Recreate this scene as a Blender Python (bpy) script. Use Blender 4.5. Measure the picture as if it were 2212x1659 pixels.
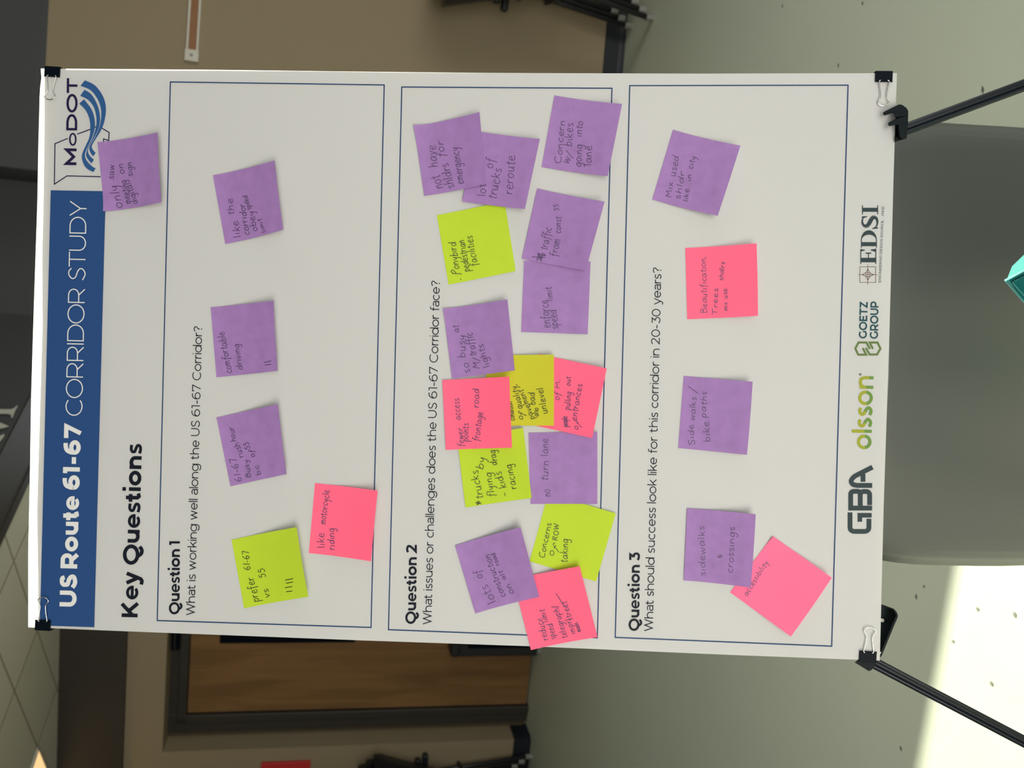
import bpy, bmesh, math, random
from mathutils import Vector, Matrix
from mathutils.geometry import tessellate_polygon

for o in list(bpy.data.objects):
    bpy.data.objects.remove(o, do_unlink=True)
scn = bpy.context.scene
COL = scn.collection
random.seed(7)

# ------------------------------------------------------------------ camera (phone held on its side, tilted down)
IMG_W, IMG_H, FPX = 2212.0, 1659.0, 1661.0
PITCH, CAM_H, ROLL = math.radians(13.0), 1.34, 0.07
FWD = Vector((0, math.cos(PITCH), -math.sin(PITCH)))
UPV = Vector((0, math.sin(PITCH), math.cos(PITCH)))
RGT = Vector((1, 0, 0))
CAM = Vector((0, 0, CAM_H))
CX = (-UPV + RGT * ROLL).normalized()
CY = (RGT + UPV * ROLL).normalized()
cd = bpy.data.cameras.new('camera'); cam = bpy.data.objects.new('camera', cd); COL.objects.link(cam)
cd.sensor_width = 36.0; cd.lens = 36.0 * FPX / IMG_W; cd.clip_start = 0.02; cd.clip_end = 100
m = Matrix((( CX.x, CY.x, -FWD.x, CAM.x), (CX.y, CY.y, -FWD.y, CAM.y), (CX.z, CY.z, -FWD.z, CAM.z), (0, 0, 0, 1)))
cam.matrix_world = m
cd.dof.use_dof = True; cd.dof.focus_distance = 0.82; cd.dof.aperture_fstop = 8.0
scn.camera = cam

# ------------------------------------------------------------------ sky, sun, two added fill lights out of view
scn.view_settings.view_transform = 'Standard'; scn.view_settings.look = 'None'
scn.view_settings.gamma = 1.0; scn.view_settings.use_curve_mapping = False
scn.view_settings.exposure = 0.0
wd = bpy.data.worlds.new('sky'); scn.world = wd; wd.use_nodes = True
bg = wd.node_tree.nodes['Background']; bg.inputs['Color'].default_value = (0.78, 0.88, 1.0, 1); bg.inputs["Strength"].default_value = 1.2
SUN_EL, SUN_M = math.radians(13.0), -0.07
sd = bpy.data.lights.new('sun', 'SUN'); sun = bpy.data.objects.new('sun', sd); COL.objects.link(sun)
sd.energy = 28.0; sd.angle = math.radians(0.22); sd.color = (1.0, 0.96, 0.80)
sdir = Vector((SUN_M, -1, 0)).normalized() * math.cos(SUN_EL) + Vector((0, 0, -math.sin(SUN_EL)))
sun.rotation_euler = sdir.to_track_quat('-Z', 'Y').to_euler(); sun.location = (0.5, 8, 3)
ad = bpy.data.lights.new('front_fill', 'AREA'); al = bpy.data.objects.new('front_fill', ad); COL.objects.link(al)  # unseen fill added behind the camera to brighten the poster front
ad.shape = 'RECTANGLE'; ad.size = 3.6; ad.size_y = 1.3; ad.energy = 46; ad.color = (1.0, 0.95, 0.87)
al.location = (-0.5, -1.75, 1.15); al.rotation_euler = (math.radians(90), 0, math.radians(-22)); ad.spread = math.radians(125)

bd = bpy.data.lights.new('side_fill', 'AREA'); bl = bpy.data.objects.new('side_fill', bd); COL.objects.link(bl)  # second unseen fill, added on the right to lift the near floor
bd.shape = 'RECTANGLE'; bd.size = 2.2; bd.size_y = 1.8; bd.energy = 38; bd.color = (1.0, 0.97, 0.90)
bl.location = (3.2, 0.5, 1.5); bl.rotation_euler = (math.radians(80), 0, math.radians(90))

# ------------------------------------------------------------------ helpers
def ray(p):
    return CX * ((p[0] - IMG_W / 2) / FPX) - CY * ((p[1] - IMG_H / 2) / FPX) + FWD
def hit(p, P, N):
    d = ray(p); return CAM + d * ((P - CAM).dot(N) / d.dot(N))
def onz(p, z):
    return hit(p, Vector((0, 0, z)), Vector((0, 0, 1)))
def proj(P):
    v = P - CAM; z = v.dot(FWD); return (IMG_W / 2 + FPX * v.dot(CX) / z, IMG_H / 2 - FPX * v.dot(CY) / z)
def camv(x, y, z):
    return CX * x - CY * y + FWD * z
# the poster: a 24 x 36 inch sheet leaning on an easel
PU = camv(0.02619, -1.00064, -0.00611).normalized()
PV = camv(-0.99770, -0.02371, 0.04500)
PV = (PV - PU * PV.dot(PU)).normalized()
PN = PU.cross(PV).normalized()
PC = CAM + camv(-0.06532, -0.02791, 0.81910)
PW, PH = 0.6096, 0.9144
def pl(p, n=0.0):
    return hit(p, PC + PN * n, PN)

def setp(o, label=None, cat=None, group=None, kind=None):
    if label: o['label'] = label
    if cat: o['category'] = cat
    if group: o['group'] = group
    if kind: o['kind'] = kind
    return o
def thing(name, label, cat, loc, group=None):
    o = bpy.data.objects.new(name, None); COL.objects.link(o); o.location = loc; o.empty_display_size = 0.05
    return setp(o, label, cat, group)
def wloc(o):
    v = Vector(o.location)
    while o.parent: o = o.parent; v = v + Vector(o.location)
    return v
def mk(name, verts, faces, mat, parent=None, origin=None, smooth=False, label=None):
    """one mesh from world-space vertices; origin = where its own origin sits"""
    base = wloc(parent) if parent else Vector((0, 0, 0))
    org = Vector(origin) if origin is not None else (base if parent else Vector((0, 0, 0)))
    me = bpy.data.meshes.new(name)
    me.from_pydata([tuple(Vector(v) - org) for v in verts], [], faces); me.validate(); me.update()
    if smooth: me.polygons.foreach_set('use_smooth', [True] * len(me.polygons))
    if mat:
        for q in (mat if isinstance(mat, (list, tuple)) else [mat]): me.materials.append(q)
    o = bpy.data.objects.new(name, me); COL.objects.link(o)
    if parent: o.parent = parent
    o.location = org - base
    if label: o['label'] = label
    return o
class MB:
    """collects pieces of one part"""
    def __init__(s): s.v = []; s.f = []
    def add(s, v, f):
        b = len(s.v); s.v += [Vector(x) for x in v]; s.f += [tuple(b + i for i in q) for q in f]; return s
    def box(s, c, ax, ay, az):
        c, ax, ay, az = Vector(c), Vector(ax), Vector(ay), Vector(az)
        v = [c + ax * i + ay * j + az * k for k in (-1, 1) for j in (-1, 1) for i in (-1, 1)]
        return s.add(v, [(0, 2, 3, 1), (4, 5, 7, 6), (0, 1, 5, 4), (2, 6, 7, 3), (0, 4, 6, 2), (1, 3, 7, 5)])
    def bb(s, x0, x1, y0, y1, z0, z1):
        return s.box(((x0 + x1) / 2, (y0 + y1) / 2, (z0 + z1) / 2), ((x1 - x0) / 2, 0, 0), (0, (y1 - y0) / 2, 0), (0, 0, (z1 - z0) / 2))
    def tube(s, pts, r, n=10, closed=False, prof=None):
        pts = [Vector(p) for p in pts]; N = len(pts); rings = []; ref = None
        for i, p in enumerate(pts):
            a = pts[(i - 1) % N] if (closed or i > 0) else p; b = pts[(i + 1) % N] if (closed or i < N - 1) else p
            t = (b - a).normalized()
            if ref is None: ref = t.orthogonal().normalized()
            ref = (ref - t * ref.dot(t)).normalized(); bi = t.cross(ref)
            rr = r[i] if isinstance(r, (list, tuple)) else r
            ring = []
            for k in range(n):
                an = 2 * math.pi * k / n; q = rr * (prof(an) if prof else 1)
                ring.append(p + ref * math.cos(an) * q + bi * math.sin(an) * q)
            rings.append(ring)
        v = [x for g in rings for x in g]; f = []
        for i in range(N if closed else N - 1):
            j = (i + 1) % N
            for k in range(n): f.append((i * n + k, i * n + (k + 1) % n, j * n + (k + 1) % n, j * n + k))
        if not closed: f += [tuple(range(n))[::-1], tuple((N - 1) * n + k for k in range(n))]
        return s.add(v, f)
    def prism(s, poly, fa, fb):
        """poly: 2-D outline; fa / fb map a 2-D point to the two end faces"""
        n = len(poly); A = [fa(p) for p in poly]; B = [fb(p) for p in poly]
        tri = tessellate_polygon([[Vector((p[0], p[1], 0)) for p in poly]])
        f = [tuple(t) for t in tri] + [tuple(n + i for i in t)[::-1] for t in tri]
        f += [(i, (i + 1) % n, n + (i + 1) % n, n + i) for i in range(n)]
        return s.add(A + B, f)
    def grid(s, rows):
        n = len(rows[0]); v = [x for r in rows for x in r]
        return s.add(v, [(i * n + j, i * n + j + 1, (i + 1) * n + j + 1, (i + 1) * n + j) for i in range(len(rows) - 1) for j in range(n - 1)])
    def out(s, name, mat, parent=None, origin=None, smooth=False, label=None, fix=True):
        o = mk(name, s.v, s.f, mat, parent, origin, smooth, label)
        if fix:
            bm = bmesh.new(); bm.from_mesh(o.data); bmesh.ops.recalc_face_normals(bm, faces=bm.faces); bm.to_mesh(o.data); bm.free()
        return o
def bevel(o, w, seg=2):
    b = o.modifiers.new('bevel', 'BEVEL'); b.width = w; b.segments = seg; b.limit_method = 'ANGLE'; return o
def solid(o, t, off=0):
    b = o.modifiers.new('thick', 'SOLIDIFY'); b.thickness = t; b.offset = off; return o
def catmull(P, k=5):
    if len(P) < 3: return list(P)
    out = []
    for i in range(len(P) - 1):
        p0 = P[max(i - 1, 0)]; p1 = P[i]; p2 = P[i + 1]; p3 = P[min(i + 2, len(P) - 1)]
        for j in range(k):
            t = j / k
            out.append(tuple(0.5 * (2 * p1[c] + (p2[c] - p0[c]) * t + (2 * p0[c] - 5 * p1[c] + 4 * p2[c] - p3[c]) * t * t + (3 * p1[c] - p0[c] - 3 * p2[c] + p3[c]) * t ** 3) for c in (0, 1)))
    out.append(tuple(P[-1])); return out
def ribbon(P, w, closed=False):
    """flat stroke of width w along a 2-D polyline, mitred: (points, quads)"""
    Q = [P[0]]
    for p in P[1:]:
        if math.hypot(p[0] - Q[-1][0], p[1] - Q[-1][1]) > 1e-6: Q.append(p)
    if closed and math.hypot(Q[0][0] - Q[-1][0], Q[0][1] - Q[-1][1]) < 1e-6: Q.pop()
    n = len(Q)
    if n < 2: return [], []
    L = []; R = []
    for i in range(n):
        a = Q[i - 1] if (closed or i > 0) else None; b = Q[(i + 1) % n] if (closed or i < n - 1) else None
        d1 = d2 = None
        if a: l = math.hypot(Q[i][0] - a[0], Q[i][1] - a[1]); d1 = ((Q[i][0] - a[0]) / l, (Q[i][1] - a[1]) / l)
        if b: l = math.hypot(b[0] - Q[i][0], b[1] - Q[i][1]); d2 = ((b[0] - Q[i][0]) / l, (b[1] - Q[i][1]) / l)
        d1 = d1 or d2; d2 = d2 or d1
        n1 = (-d1[1], d1[0]); n2 = (-d2[1], d2[0]); mx, my = n1[0] + n2[0], n1[1] + n2[1]
        l2 = mx * mx + my * my
        if l2 < 0.35: mx, my = n2; k = 1.0
        else: k = 2.0 / l2
        L.append((Q[i][0] + mx * k * w / 2, Q[i][1] + my * k * w / 2)); R.append((Q[i][0] - mx * k * w / 2, Q[i][1] - my * k * w / 2))
    f = [(i, (i + 1) % n, n + (i + 1) % n, n + i) for i in range(n if closed else n - 1)]
    return L + R, f

# ------------------------------------------------------------------ materials
def mat(name, col, rough=0.6, metal=0.0, spec=0.5, noise=None, bump=None, trans=0.0, emit=None):
    M = bpy.data.materials.new(name); M.use_nodes = True; nt = M.node_tree; b = nt.nodes['Principled BSDF']
    b.inputs['Base Color'].default_value = (*col, 1); b.inputs['Roughness'].default_value = rough
    b.inputs['Metallic'].default_value = metal; b.inputs['Specular IOR Level'].default_value = spec
    tc = nt.nodes.new('ShaderNodeTexCoord')
    src = None
    if noise:
        sc, amt, det = noise
        nz = nt.nodes.new('ShaderNodeTexNoise'); nz.inputs['Scale'].default_value = sc; nz.inputs['Detail'].default_value = det
        nt.links.new(tc.outputs['Object'], nz.inputs['Vector'])
        mx = nt.nodes.new('ShaderNodeMix'); mx.data_type = 'RGBA'
        mx.inputs[6].default_value = (*[c * (1 - amt) for c in col], 1); mx.inputs[7].default_value = (*[min(1, c * (1 + amt)) for c in col], 1)
        nt.links.new(nz.outputs['Fac'], mx.inputs[0]); nt.links.new(mx.outputs[2], b.inputs['Base Color']); src = mx.outputs[2]
    if bump:
        sc, st, dist = bump
        nz = nt.nodes.new('ShaderNodeTexNoise'); nz.inputs['Scale'].default_value = sc; nz.inputs['Detail'].default_value = 4
        nt.links.new(tc.outputs['Object'], nz.inputs['Vector'])
        bp = nt.nodes.new('ShaderNodeBump'); bp.inputs['Strength'].default_value = st; bp.inputs['Distance'].default_value = dist
        nt.links.new(nz.outputs['Fac'], bp.inputs['Height']); nt.links.new(bp.outputs['Normal'], b.inputs['Normal'])
    if emit:
        b.inputs['Emission Color'].default_value = (*emit[:3], 1); b.inputs['Emission Strength'].default_value = emit[3]
    if trans:
        t = nt.nodes.new('ShaderNodeBsdfTranslucent'); t.inputs['Color'].default_value = (*col, 1)
        if src: nt.links.new(src, t.inputs['Color'])
        ms = nt.nodes.new('ShaderNodeMixShader'); ms.inputs[0].default_value = trans
        out = nt.nodes['Material Output']
        nt.links.new(b.outputs[0], ms.inputs[1]); nt.links.new(t.outputs[0], ms.inputs[2]); nt.links.new(ms.outputs[0], out.inputs['Surface'])
    return M
M_paper = mat('poster paper', (0.655, 0.65, 0.625), 0.55, spec=0.3, trans=0.40, bump=(9, 0.12, 0.01))
M_board = mat('white foam board', (0.75, 0.74, 0.72), 0.7)
M_blue = mat('printed blue', (0.02, 0.058, 0.165), 0.5, spec=0.08)
M_navy = mat('printed navy line', (0.014, 0.042, 0.11), 0.5, spec=0.08)
M_black = mat('printed black', (0.008, 0.010, 0.016), 0.5, spec=0.08)
M_white = mat('unprinted white', (0.60, 0.595, 0.57), 0.5, spec=0.3)
M_logo_navy = mat('printed dark violet navy', (0.015, 0.012, 0.045), 0.5, spec=0.08)
M_logo_blue = mat('printed wave blue', (0.024, 0.078, 0.20), 0.5, spec=0.08)
M_slate = mat('printed slate', (0.03, 0.045, 0.048), 0.5, spec=0.08)
M_teal_ink = mat('printed dark teal', (0.012, 0.055, 0.065), 0.5, spec=0.08)
M_olive = mat('printed olive', (0.10, 0.15, 0.045), 0.5, spec=0.08)
M_lime_ink = mat('printed lime', (0.27, 0.29, 0.03), 0.5, spec=0.08)
M_green_ink = mat('printed green', (0.12, 0.22, 0.045), 0.5, spec=0.08)
M_brown_ink = mat('printed brown', (0.11, 0.05, 0.045), 0.5, spec=0.08)
M_grey_ink = mat('printed grey', (0.10, 0.11, 0.115), 0.5, spec=0.08)
M_purple = mat('purple note paper', (0.305, 0.168, 0.385), 0.75, spec=0.2, noise=(75, 0.20, 4), trans=0.08)
M_pink = mat('pink note paper', (1.0, 0.125, 0.22), 0.75, spec=0.2, noise=(60, 0.03, 3), trans=0.10)
M_hotpink = mat('rose note paper', (1.0, 0.15, 0.28), 0.75, spec=0.2, noise=(60, 0.03, 3), trans=0.10)
M_lime = mat('lime note paper', (0.43, 0.57, 0.028), 0.75, spec=0.2, noise=(60, 0.04, 3), trans=0.10)
M_mustard = mat('yellow-green note paper', (0.50, 0.49, 0.026), 0.75, spec=0.2, noise=(60, 0.04, 3), trans=0.10)
M_ink = mat('ballpoint ink', (0.08, 0.045, 0.11), 0.5, spec=0.3)
M_ink2 = mat('ballpoint ink on lime', (0.035, 0.045, 0.01), 0.5, spec=0.3)
M_clip = mat('black painted steel', (0.003, 0.005, 0.008), 0.3, spec=0.05)
M_wire = mat('nickel wire', (0.75, 0.74, 0.70), 0.22, metal=1.0)
M_easel = mat('black anodised tube', (0.005, 0.008, 0.012), 0.28, spec=0.25)
M_easelp = mat('black moulded plastic', (0.006, 0.009, 0.010), 0.4, spec=0.07)
M_grey = mat('grey chair plastic', (0.050, 0.053, 0.050), 0.38, spec=0.45, noise=(3, 0.05, 2), trans=0.03)
M_teal = mat('teal fabric', (0.012, 0.19, 0.18), 0.75, spec=0.1, noise=(40, 0.08, 3), trans=0.06)
M_teald = mat('teal piping', (0.05, 0.22, 0.205), 0.7, spec=0.1)
M_chair = mat('black chair plastic', (0.006, 0.008, 0.012), 0.45, spec=0.4)
M_chairm = mat('dark chair steel', (0.04, 0.042, 0.045), 0.4, metal=0.6)
M_glide = mat('grey chair glide', (0.22, 0.22, 0.20), 0.5)
M_bin = mat('black bin plastic', (0.010, 0.011, 0.012), 0.5)
M_wall = mat('beige wall paint', (0.265, 0.212, 0.132), 0.7, spec=0.25, noise=(1.2, 0.04, 3), bump=(120, 0.05, 0.01))
M_upper = mat('charcoal wall paint', (0.068, 0.071, 0.072), 0.7, spec=0.25, noise=(1.5, 0.05, 2))
M_band = mat('dark brown band paint', (0.03, 0.024, 0.018), 0.6)
M_base = mat('black vinyl baseboard', (0.008, 0.011, 0.017), 0.5)
M_frame = mat('bronze door frame paint', (0.030, 0.026, 0.020), 0.5)
M_sign = mat('pale sign letter', (0.48, 0.48, 0.40), 0.5)
M_red = mat('red painted panel', (0.50, 0.022, 0.022), 0.5)
M_cork = mat('brown cork', (0.26, 0.13, 0.065), 0.9, noise=(90, 0.15, 3))
M_rail = mat('pale aluminium', (0.55, 0.53, 0.46), 0.45, metal=0.2)
M_scuff = mat('floor scuff', (0.12, 0.125, 0.10), 0.6)
M_lamp = mat('lit diffuser', (0.9, 0.8, 0.6), 0.5, emit=(1.0, 0.62, 0.27, 0.95))
M_white_pvc = mat('white window frame', (0.6, 0.6, 0.58), 0.4)
def mat_floor():
    M = mat('pale green sheet floor', (0.55, 0.60, 0.475), 0.33, spec=0.45, noise=(2.2, 0.05, 5))
    nt = M.node_tree; b = nt.nodes['Principled BSDF']
    nz = nt.nodes.new('ShaderNodeTexNoise'); nz.inputs['Scale'].default_value = 14; nz.inputs['Detail'].default_value = 6
    mr = nt.nodes.new('ShaderNodeMapRange'); mr.inputs[3].default_value = 0.30; mr.inputs[4].default_value = 0.48
    tc = nt.nodes.new('ShaderNodeTexCoord'); nt.links.new(tc.outputs['Object'], nz.inputs['Vector'])
    nt.links.new(nz.outputs['Fac'], mr.inputs[0]); nt.links.new(mr.outputs[0], b.inputs['Roughness'])
    return M
M_floor = mat_floor()
def mat_tiles():
    M = mat('ceiling tiles', (0.55, 0.53, 0.42), 0.85, spec=0.1)
    nt = M.node_tree; b = nt.nodes['Principled BSDF']; tc = nt.nodes.new('ShaderNodeTexCoord')
    br = nt.nodes.new('ShaderNodeTexBrick'); br.offset = 0.0; br.squash = 1.0
    br.inputs['Scale'].default_value = 1.0; br.inputs['Brick Width'].default_value = 0.31; br.inputs['Row Height'].default_value = 0.55
    br.inputs['Mortar Size'].default_value = 0.008; br.inputs['Mortar Smooth'].default_value = 0.5
    br.inputs['Color1'].default_value = (0.50, 0.485, 0.385, 1); br.inputs['Color2'].default_value = (0.53, 0.51, 0.41, 1); br.inputs['Mortar'].default_value = (0.27, 0.245, 0.17, 1)
    nt.links.new(tc.outputs['Object'], br.inputs['Vector']); nt.links.new(br.outputs['Color'], b.inputs['Base Color'])
    return M
M_tile = mat_tiles()
def mat_wood():
    M = mat('honey wood veneer', (0.30, 0.165, 0.06), 0.5, spec=0.3)
    nt = M.node_tree; b = nt.nodes['Principled BSDF']; tc = nt.nodes.new('ShaderNodeTexCoord'); mp = nt.nodes.new('ShaderNodeMapping')
    mp.inputs['Scale'].default_value = (9, 9, 0.9)
    nz = nt.nodes.new('ShaderNodeTexNoise'); nz.inputs['Scale'].default_value = 1.6; nz.inputs['Detail'].default_value = 6; nz.inputs['Distortion'].default_value = 0.8
    cr = nt.nodes.new('ShaderNodeValToRGB'); cr.color_ramp.elements[0].color = (0.145, 0.074, 0.026, 1); cr.color_ramp.elements[1].color = (0.225, 0.12, 0.044, 1)
    cr.color_ramp.elements[0].position = 0.3; cr.color_ramp.elements[1].position = 0.7
    nt.links.new(tc.outputs['Object'], mp.inputs['Vector']); nt.links.new(mp.outputs[0], nz.inputs['Vector']); nt.links.new(nz.outputs['Fac'], cr.inputs[0]); nt.links.new(cr.outputs[0], b.inputs['Base Color'])
    return M
M_wood = mat_wood()
def mat_glass():
    M = bpy.data.materials.new('window glass'); M.use_nodes = True; nt = M.node_tree
    nt.nodes.remove(nt.nodes['Principled BSDF'])
    a = nt.nodes.new('ShaderNodeBsdfTransparent'); g = nt.nodes.new('ShaderNodeBsdfGlossy'); g.inputs['Roughness'].default_value = 0.02
    ms = nt.nodes.new('ShaderNodeMixShader'); ms.inputs[0].default_value = 0.06
    nt.links.new(a.outputs[0], ms.inputs[1]); nt.links.new(g.outputs[0], ms.inputs[2]); nt.links.new(ms.outputs[0], nt.nodes['Material Output'].inputs['Surface'])
    return M
M_glass = mat_glass()

# ------------------------------------------------------------------ the room
def struct(mb, name, m, parent=None, **k):
    o = mb.out(name, m, parent, **k); o['kind'] = 'structure'; return o
YAW = math.radians(8.0)
WD = Vector((math.cos(YAW), -math.sin(YAW), 0)); WN = Vector((-math.sin(YAW), -math.cos(YAW), 0))   # along the back wall to the right; out of it into the room
REC = 0.15
D0 = onz((1143.3, 1480), 0.0)                       # foot of the recessed door
M0 = D0 + WN * REC                                  # a point on the main back wall
ZUP = Vector((0, 0, 1))
def bw(s, d, z):                                    # s along the wall from M0, d into the room, z up
    return M0 + WD * s + WN * d + ZUP * z
def bwbox(mb, s0, s1, d0, d1, z0, z1):
    return mb.box(bw((s0 + s1) / 2, (d0 + d1) / 2, (z0 + z1) / 2), WD * ((s1 - s0) / 2), WN * ((d1 - d0) / 2), ZUP * ((z1 - z0) / 2))
def s_at(X):
    return (X - M0.x) / WD.x
CEIL_HI, CEIL_LO = 3.6, 2.66
struct(MB().bb(-4.6, 4.6, -2.1, 5.9, -0.12, 0.0), 'floor', M_floor)
struct(MB().bb(-4.6, 4.6, -2.1, 5.9, CEIL_HI, CEIL_HI + 0.1), 'ceiling', M_upper)
S_L, S_R = s_at(-4.5), s_at(0.95)
AL0 = (hit((700, 1612), M0, WN) - M0).dot(WD)       # left corner of the door alcove
AL1 = AL0 + 1.32
AZ = hit((357, 1480), M0, WN).z
WS0, WS1, WZ0 = s_at(-0.72), s_at(0.60), 0.0
PT = onz((1950, 1430), 0.0)                          # where the sun patch starts on the floor
_t = (M0 - PT).dot(WN) / -(Vector((SUN_M, -1, 0)).dot(WN)); WZ0 = abs(_t) * math.hypot(1, SUN_M) * math.tan(SUN_EL)
WZ1 = 2.64
TH = 0.26
b = MB(); bwbox(b, S_L, AL0, -TH, 0, 0, 2.68); struct(b, 'wall_back_left', M_wall)
b = MB(); bwbox(b, AL0, AL1, -TH, 0, AZ, 2.68); bwbox(b, AL1, WS0, -TH, 0, 0, 2.68)
bwbox(b, WS0, WS1, -TH, 0, 0, WZ0); bwbox(b, WS0, WS1, -TH, 0, WZ1, 2.68); bwbox(b, WS1, S_R, -TH, 0, 0, 2.68)
bwbox(b, AL0 - 0.1, AL1 + 0.1, -TH - 0.5, -TH, 0, 2.3)
struct(b, 'wall_back', M_wall)
b = MB(); bwbox(b, S_L, S_R, -TH, 0, 2.68, CEIL_HI)
struct(b, 'wall_back_upper', M_upper)
# dark band over the door side of the wall
bz0 = hit((272, 1500), M0, WN).z; b = MB(); bwbox(b, S_L, s_at(-0.76), 0.0, 0.035, bz0, CEIL_LO)
struct(b, 'trim_1', M_band)
# right-hand wall: stands nearer, a slight turn
YR = math.radians(2.6); RD = Vector((math.cos(YR), -math.sin(YR), 0)); RN = Vector((-math.sin(YR), -math.cos(YR), 0))
R0 = onz((1348, 100), 0.0)
def rw(s, d, z): return R0 + RD * s + RN * d + ZUP * z
def rwbox(mb, s0, s1, d0, d1, z0, z1):
    return mb.box(rw((s0 + s1) / 2, (d0 + d1) / 2, (z0 + z1) / 2), RD * ((s1 - s0) / 2), RN * ((d1 - d0) / 2), ZUP * ((z1 - z0) / 2))
sJ = (0.80 - R0.x) / RD.x; sE = (3.32 - R0.x) / RD.x
zdk = hit((102, 75), R0, RN).z
b = MB(); rwbox(b, sJ, sE, -0.75, 0, 0, zdk); struct(b, 'wall_right_back', M_wall)
b = MB(); rwbox(b, sJ, sE, -0.75, 0, zdk, CEIL_HI); struct(b, 'wall_right_upper', M_upper)
zb = hit((1306, 100), R0, RN).z
def cove(pt, s0, s1, h):
    b = MB(); prof = [(0, 0), (0.016, 0), (0.008, 0.012), (0.004, 0.03), (0.004, h - 0.004), (0, h)]
    b.prism(prof, lambda p: pt(s0, p[0], p[1]), lambda p: pt(s1, p[0], p[1])); return b
struct(cove(rw, sJ, sE, zb), 'baseboard_right', M_base)
struct(cove(bw, S_L, AL0, zb), 'baseboard_left', M_base)
b = cove(lambda d, s, z: bw(AL0 + s, d, z), -REC + 0.01, 0.0, zb); struct(b, 'baseboard_alcove', M_base)
struct(cove(bw, WS0 - 0.2, S_R, zb), 'baseboard_back', M_base)
struct(MB().bb(-4.6, -4.45, -2.1, 5.9, 0, CEIL_HI), 'wall_left', M_wall)
b = MB().bb(3.3, 3.45, -2.1, 5.9, 0, 0.5); b.bb(3.3, 3.45, -2.1, 5.9, 2.5, CEIL_HI); b.bb(3.3, 3.45, -2.1, -0.7, 0.5, 2.5); b.bb(3.3, 3.45, 1.7, 5.9, 0.5, 2.5)
struct(b, 'wall_right', M_wall)
b = MB().bb(-4.6, 4.6, -2.1, -1.95, 0, 0.45); b.bb(-4.6, 4.6, -2.1, -1.95, 2.45, CEIL_HI); b.bb(-4.6, -2.4, -2.1, -1.95, 0.45, 2.45); b.bb(3.0, 4.6, -2.1, -1.95, 0.45, 2.45)
struct(b, 'wall_front', M_wall)
# window hidden behind the poster, the one the low sun comes through
w1 = MB(); fw = 0.045
for (a0, a1, z0, z1) in ((WS0, WS0 + fw, WZ0, WZ1), (WS1 - fw, WS1, WZ0, WZ1), (WS0 + fw, WS1 - fw, WZ0, WZ0 + fw), (WS0 + fw, WS1 - fw, WZ1 - fw, WZ1)):
    bwbox(w1, a0, a1, -0.16, -0.09, z0, z1)
win = struct(w1, 'window_1', M_white_pvc)
b = MB(); bwbox(b, WS0 + fw, WS1 - fw, -0.128, -0.122, WZ0 + fw, WZ1 - fw); struct(b, 'pane', M_glass, win)
# lowered tile ceiling on the left, bounded by a slanting bulkhead
E1a, E1b = onz((62, 855), CEIL_LO), onz((0, 975), CEIL_LO)
BD = (E1b - E1a).normalized(); BP = Vector((-BD.y, BD.x, 0))
if BP.x > 0: BP = -BP
E2a = onz((62, 1030), CEIL_LO); BWID = (E2a - E1a).dot(BP)
far = E1a - BD * 1.0; near = E1a + BD * 5.2
b = MB(); mid = (far + near) / 2 + BP * (BWID / 2)
b.box(mid + ZUP * ((CEIL_HI - CEIL_LO) / 2), BD * ((near - far).length / 2), BP * (BWID / 2), ZUP * ((CEIL_HI - CEIL_LO) / 2))
bulk = struct(b, 'wall_bulkhead', M_upper)
b = MB(); b.box(mid - ZUP * 0.004, BD * ((near - far).length / 2), BP * (BWID / 2), ZUP * 0.004)
b.box(mid - ZUP * 0.010 + BP * (BWID * 0.42), BD * ((near - far).length / 2), BP * (BWID * 0.08), ZUP * 0.004)
struct(b, 'trim_2', M_band)
TA = onz((80.5, 1613), CEIL_LO)                       # a grid crossing beside the lit panel
tme = MB()
def tl(x, y, z=0): return TA + (-BD) * x + BP * y + ZUP * z   # x away along the bulkhead, y to the left of it
tx0, tx1 = -4.5, 2.6
ysp = (E2a - TA).dot(BP)
cp_ = [tl(tx0, ysp), tl(tx1, ysp), tl(tx1, 3.2), tl(tx0, 3.2)]; cq_ = []
for i in range(4):                                      # cut the slab off at the back wall
    A_, B_ = cp_[i], cp_[(i + 1) % 4]; da, db = (A_ - M0).dot(WN) + 0.02, (B_ - M0).dot(WN) + 0.02
    if da >= 0: cq_.append(A_)
    if da * db < 0: cq_.append(A_ + (B_ - A_) * (da / (da - db)))
tme.prism([(v.x, v.y) for v in cq_], lambda p: Vector((p[0], p[1], CEIL_LO)), lambda p: Vector((p[0], p[1], CEIL_LO + .04)))
ceil2 = mk('ceiling_tiles', [ (v - TA) for v in tme.v], tme.f, M_tile)
ang = math.atan2(-BD.y, -BD.x)
inv = Matrix.Rotation(-ang, 3, 'Z')
for v in ceil2.data.vertices: v.co = inv @ v.co
ceil2.location = TA; ceil2.rotation_euler = (0, 0, ang); ceil2['kind'] = 'structure'

# raised letter on the bulkhead face
def face(p, d=0.0): return hit(p, E1a - BP * d, BP)
LM = MB()
for poly in ([(-40, 883), (12, 884), (24, 884), (31, 881), (37, 875), (38, 878), (33, 887), (27, 902), (24, 903), (24, 896), (18, 894), (-40, 893)],
             [(-40, 905), (2, 913), (20, 921), (2, 926), (-40, 900)],
             [(-60, 955), (-10, 945), (3, 940), (9, 937), (9, 942), (3, 950), (-12, 966), (-14, 962), (-10, 956), (-60, 966)]):
    LM.prism(poly, lambda p: face(p, 0.001), lambda p: face(p, 0.016))
c0 = face((10, 915), 0.001)
lm = LM.out('sign_letter', M_sign, None, c0); setp(lm, 'pale raised serif letter mounted on the dark slanting bulkhead', 'letter')

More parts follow.
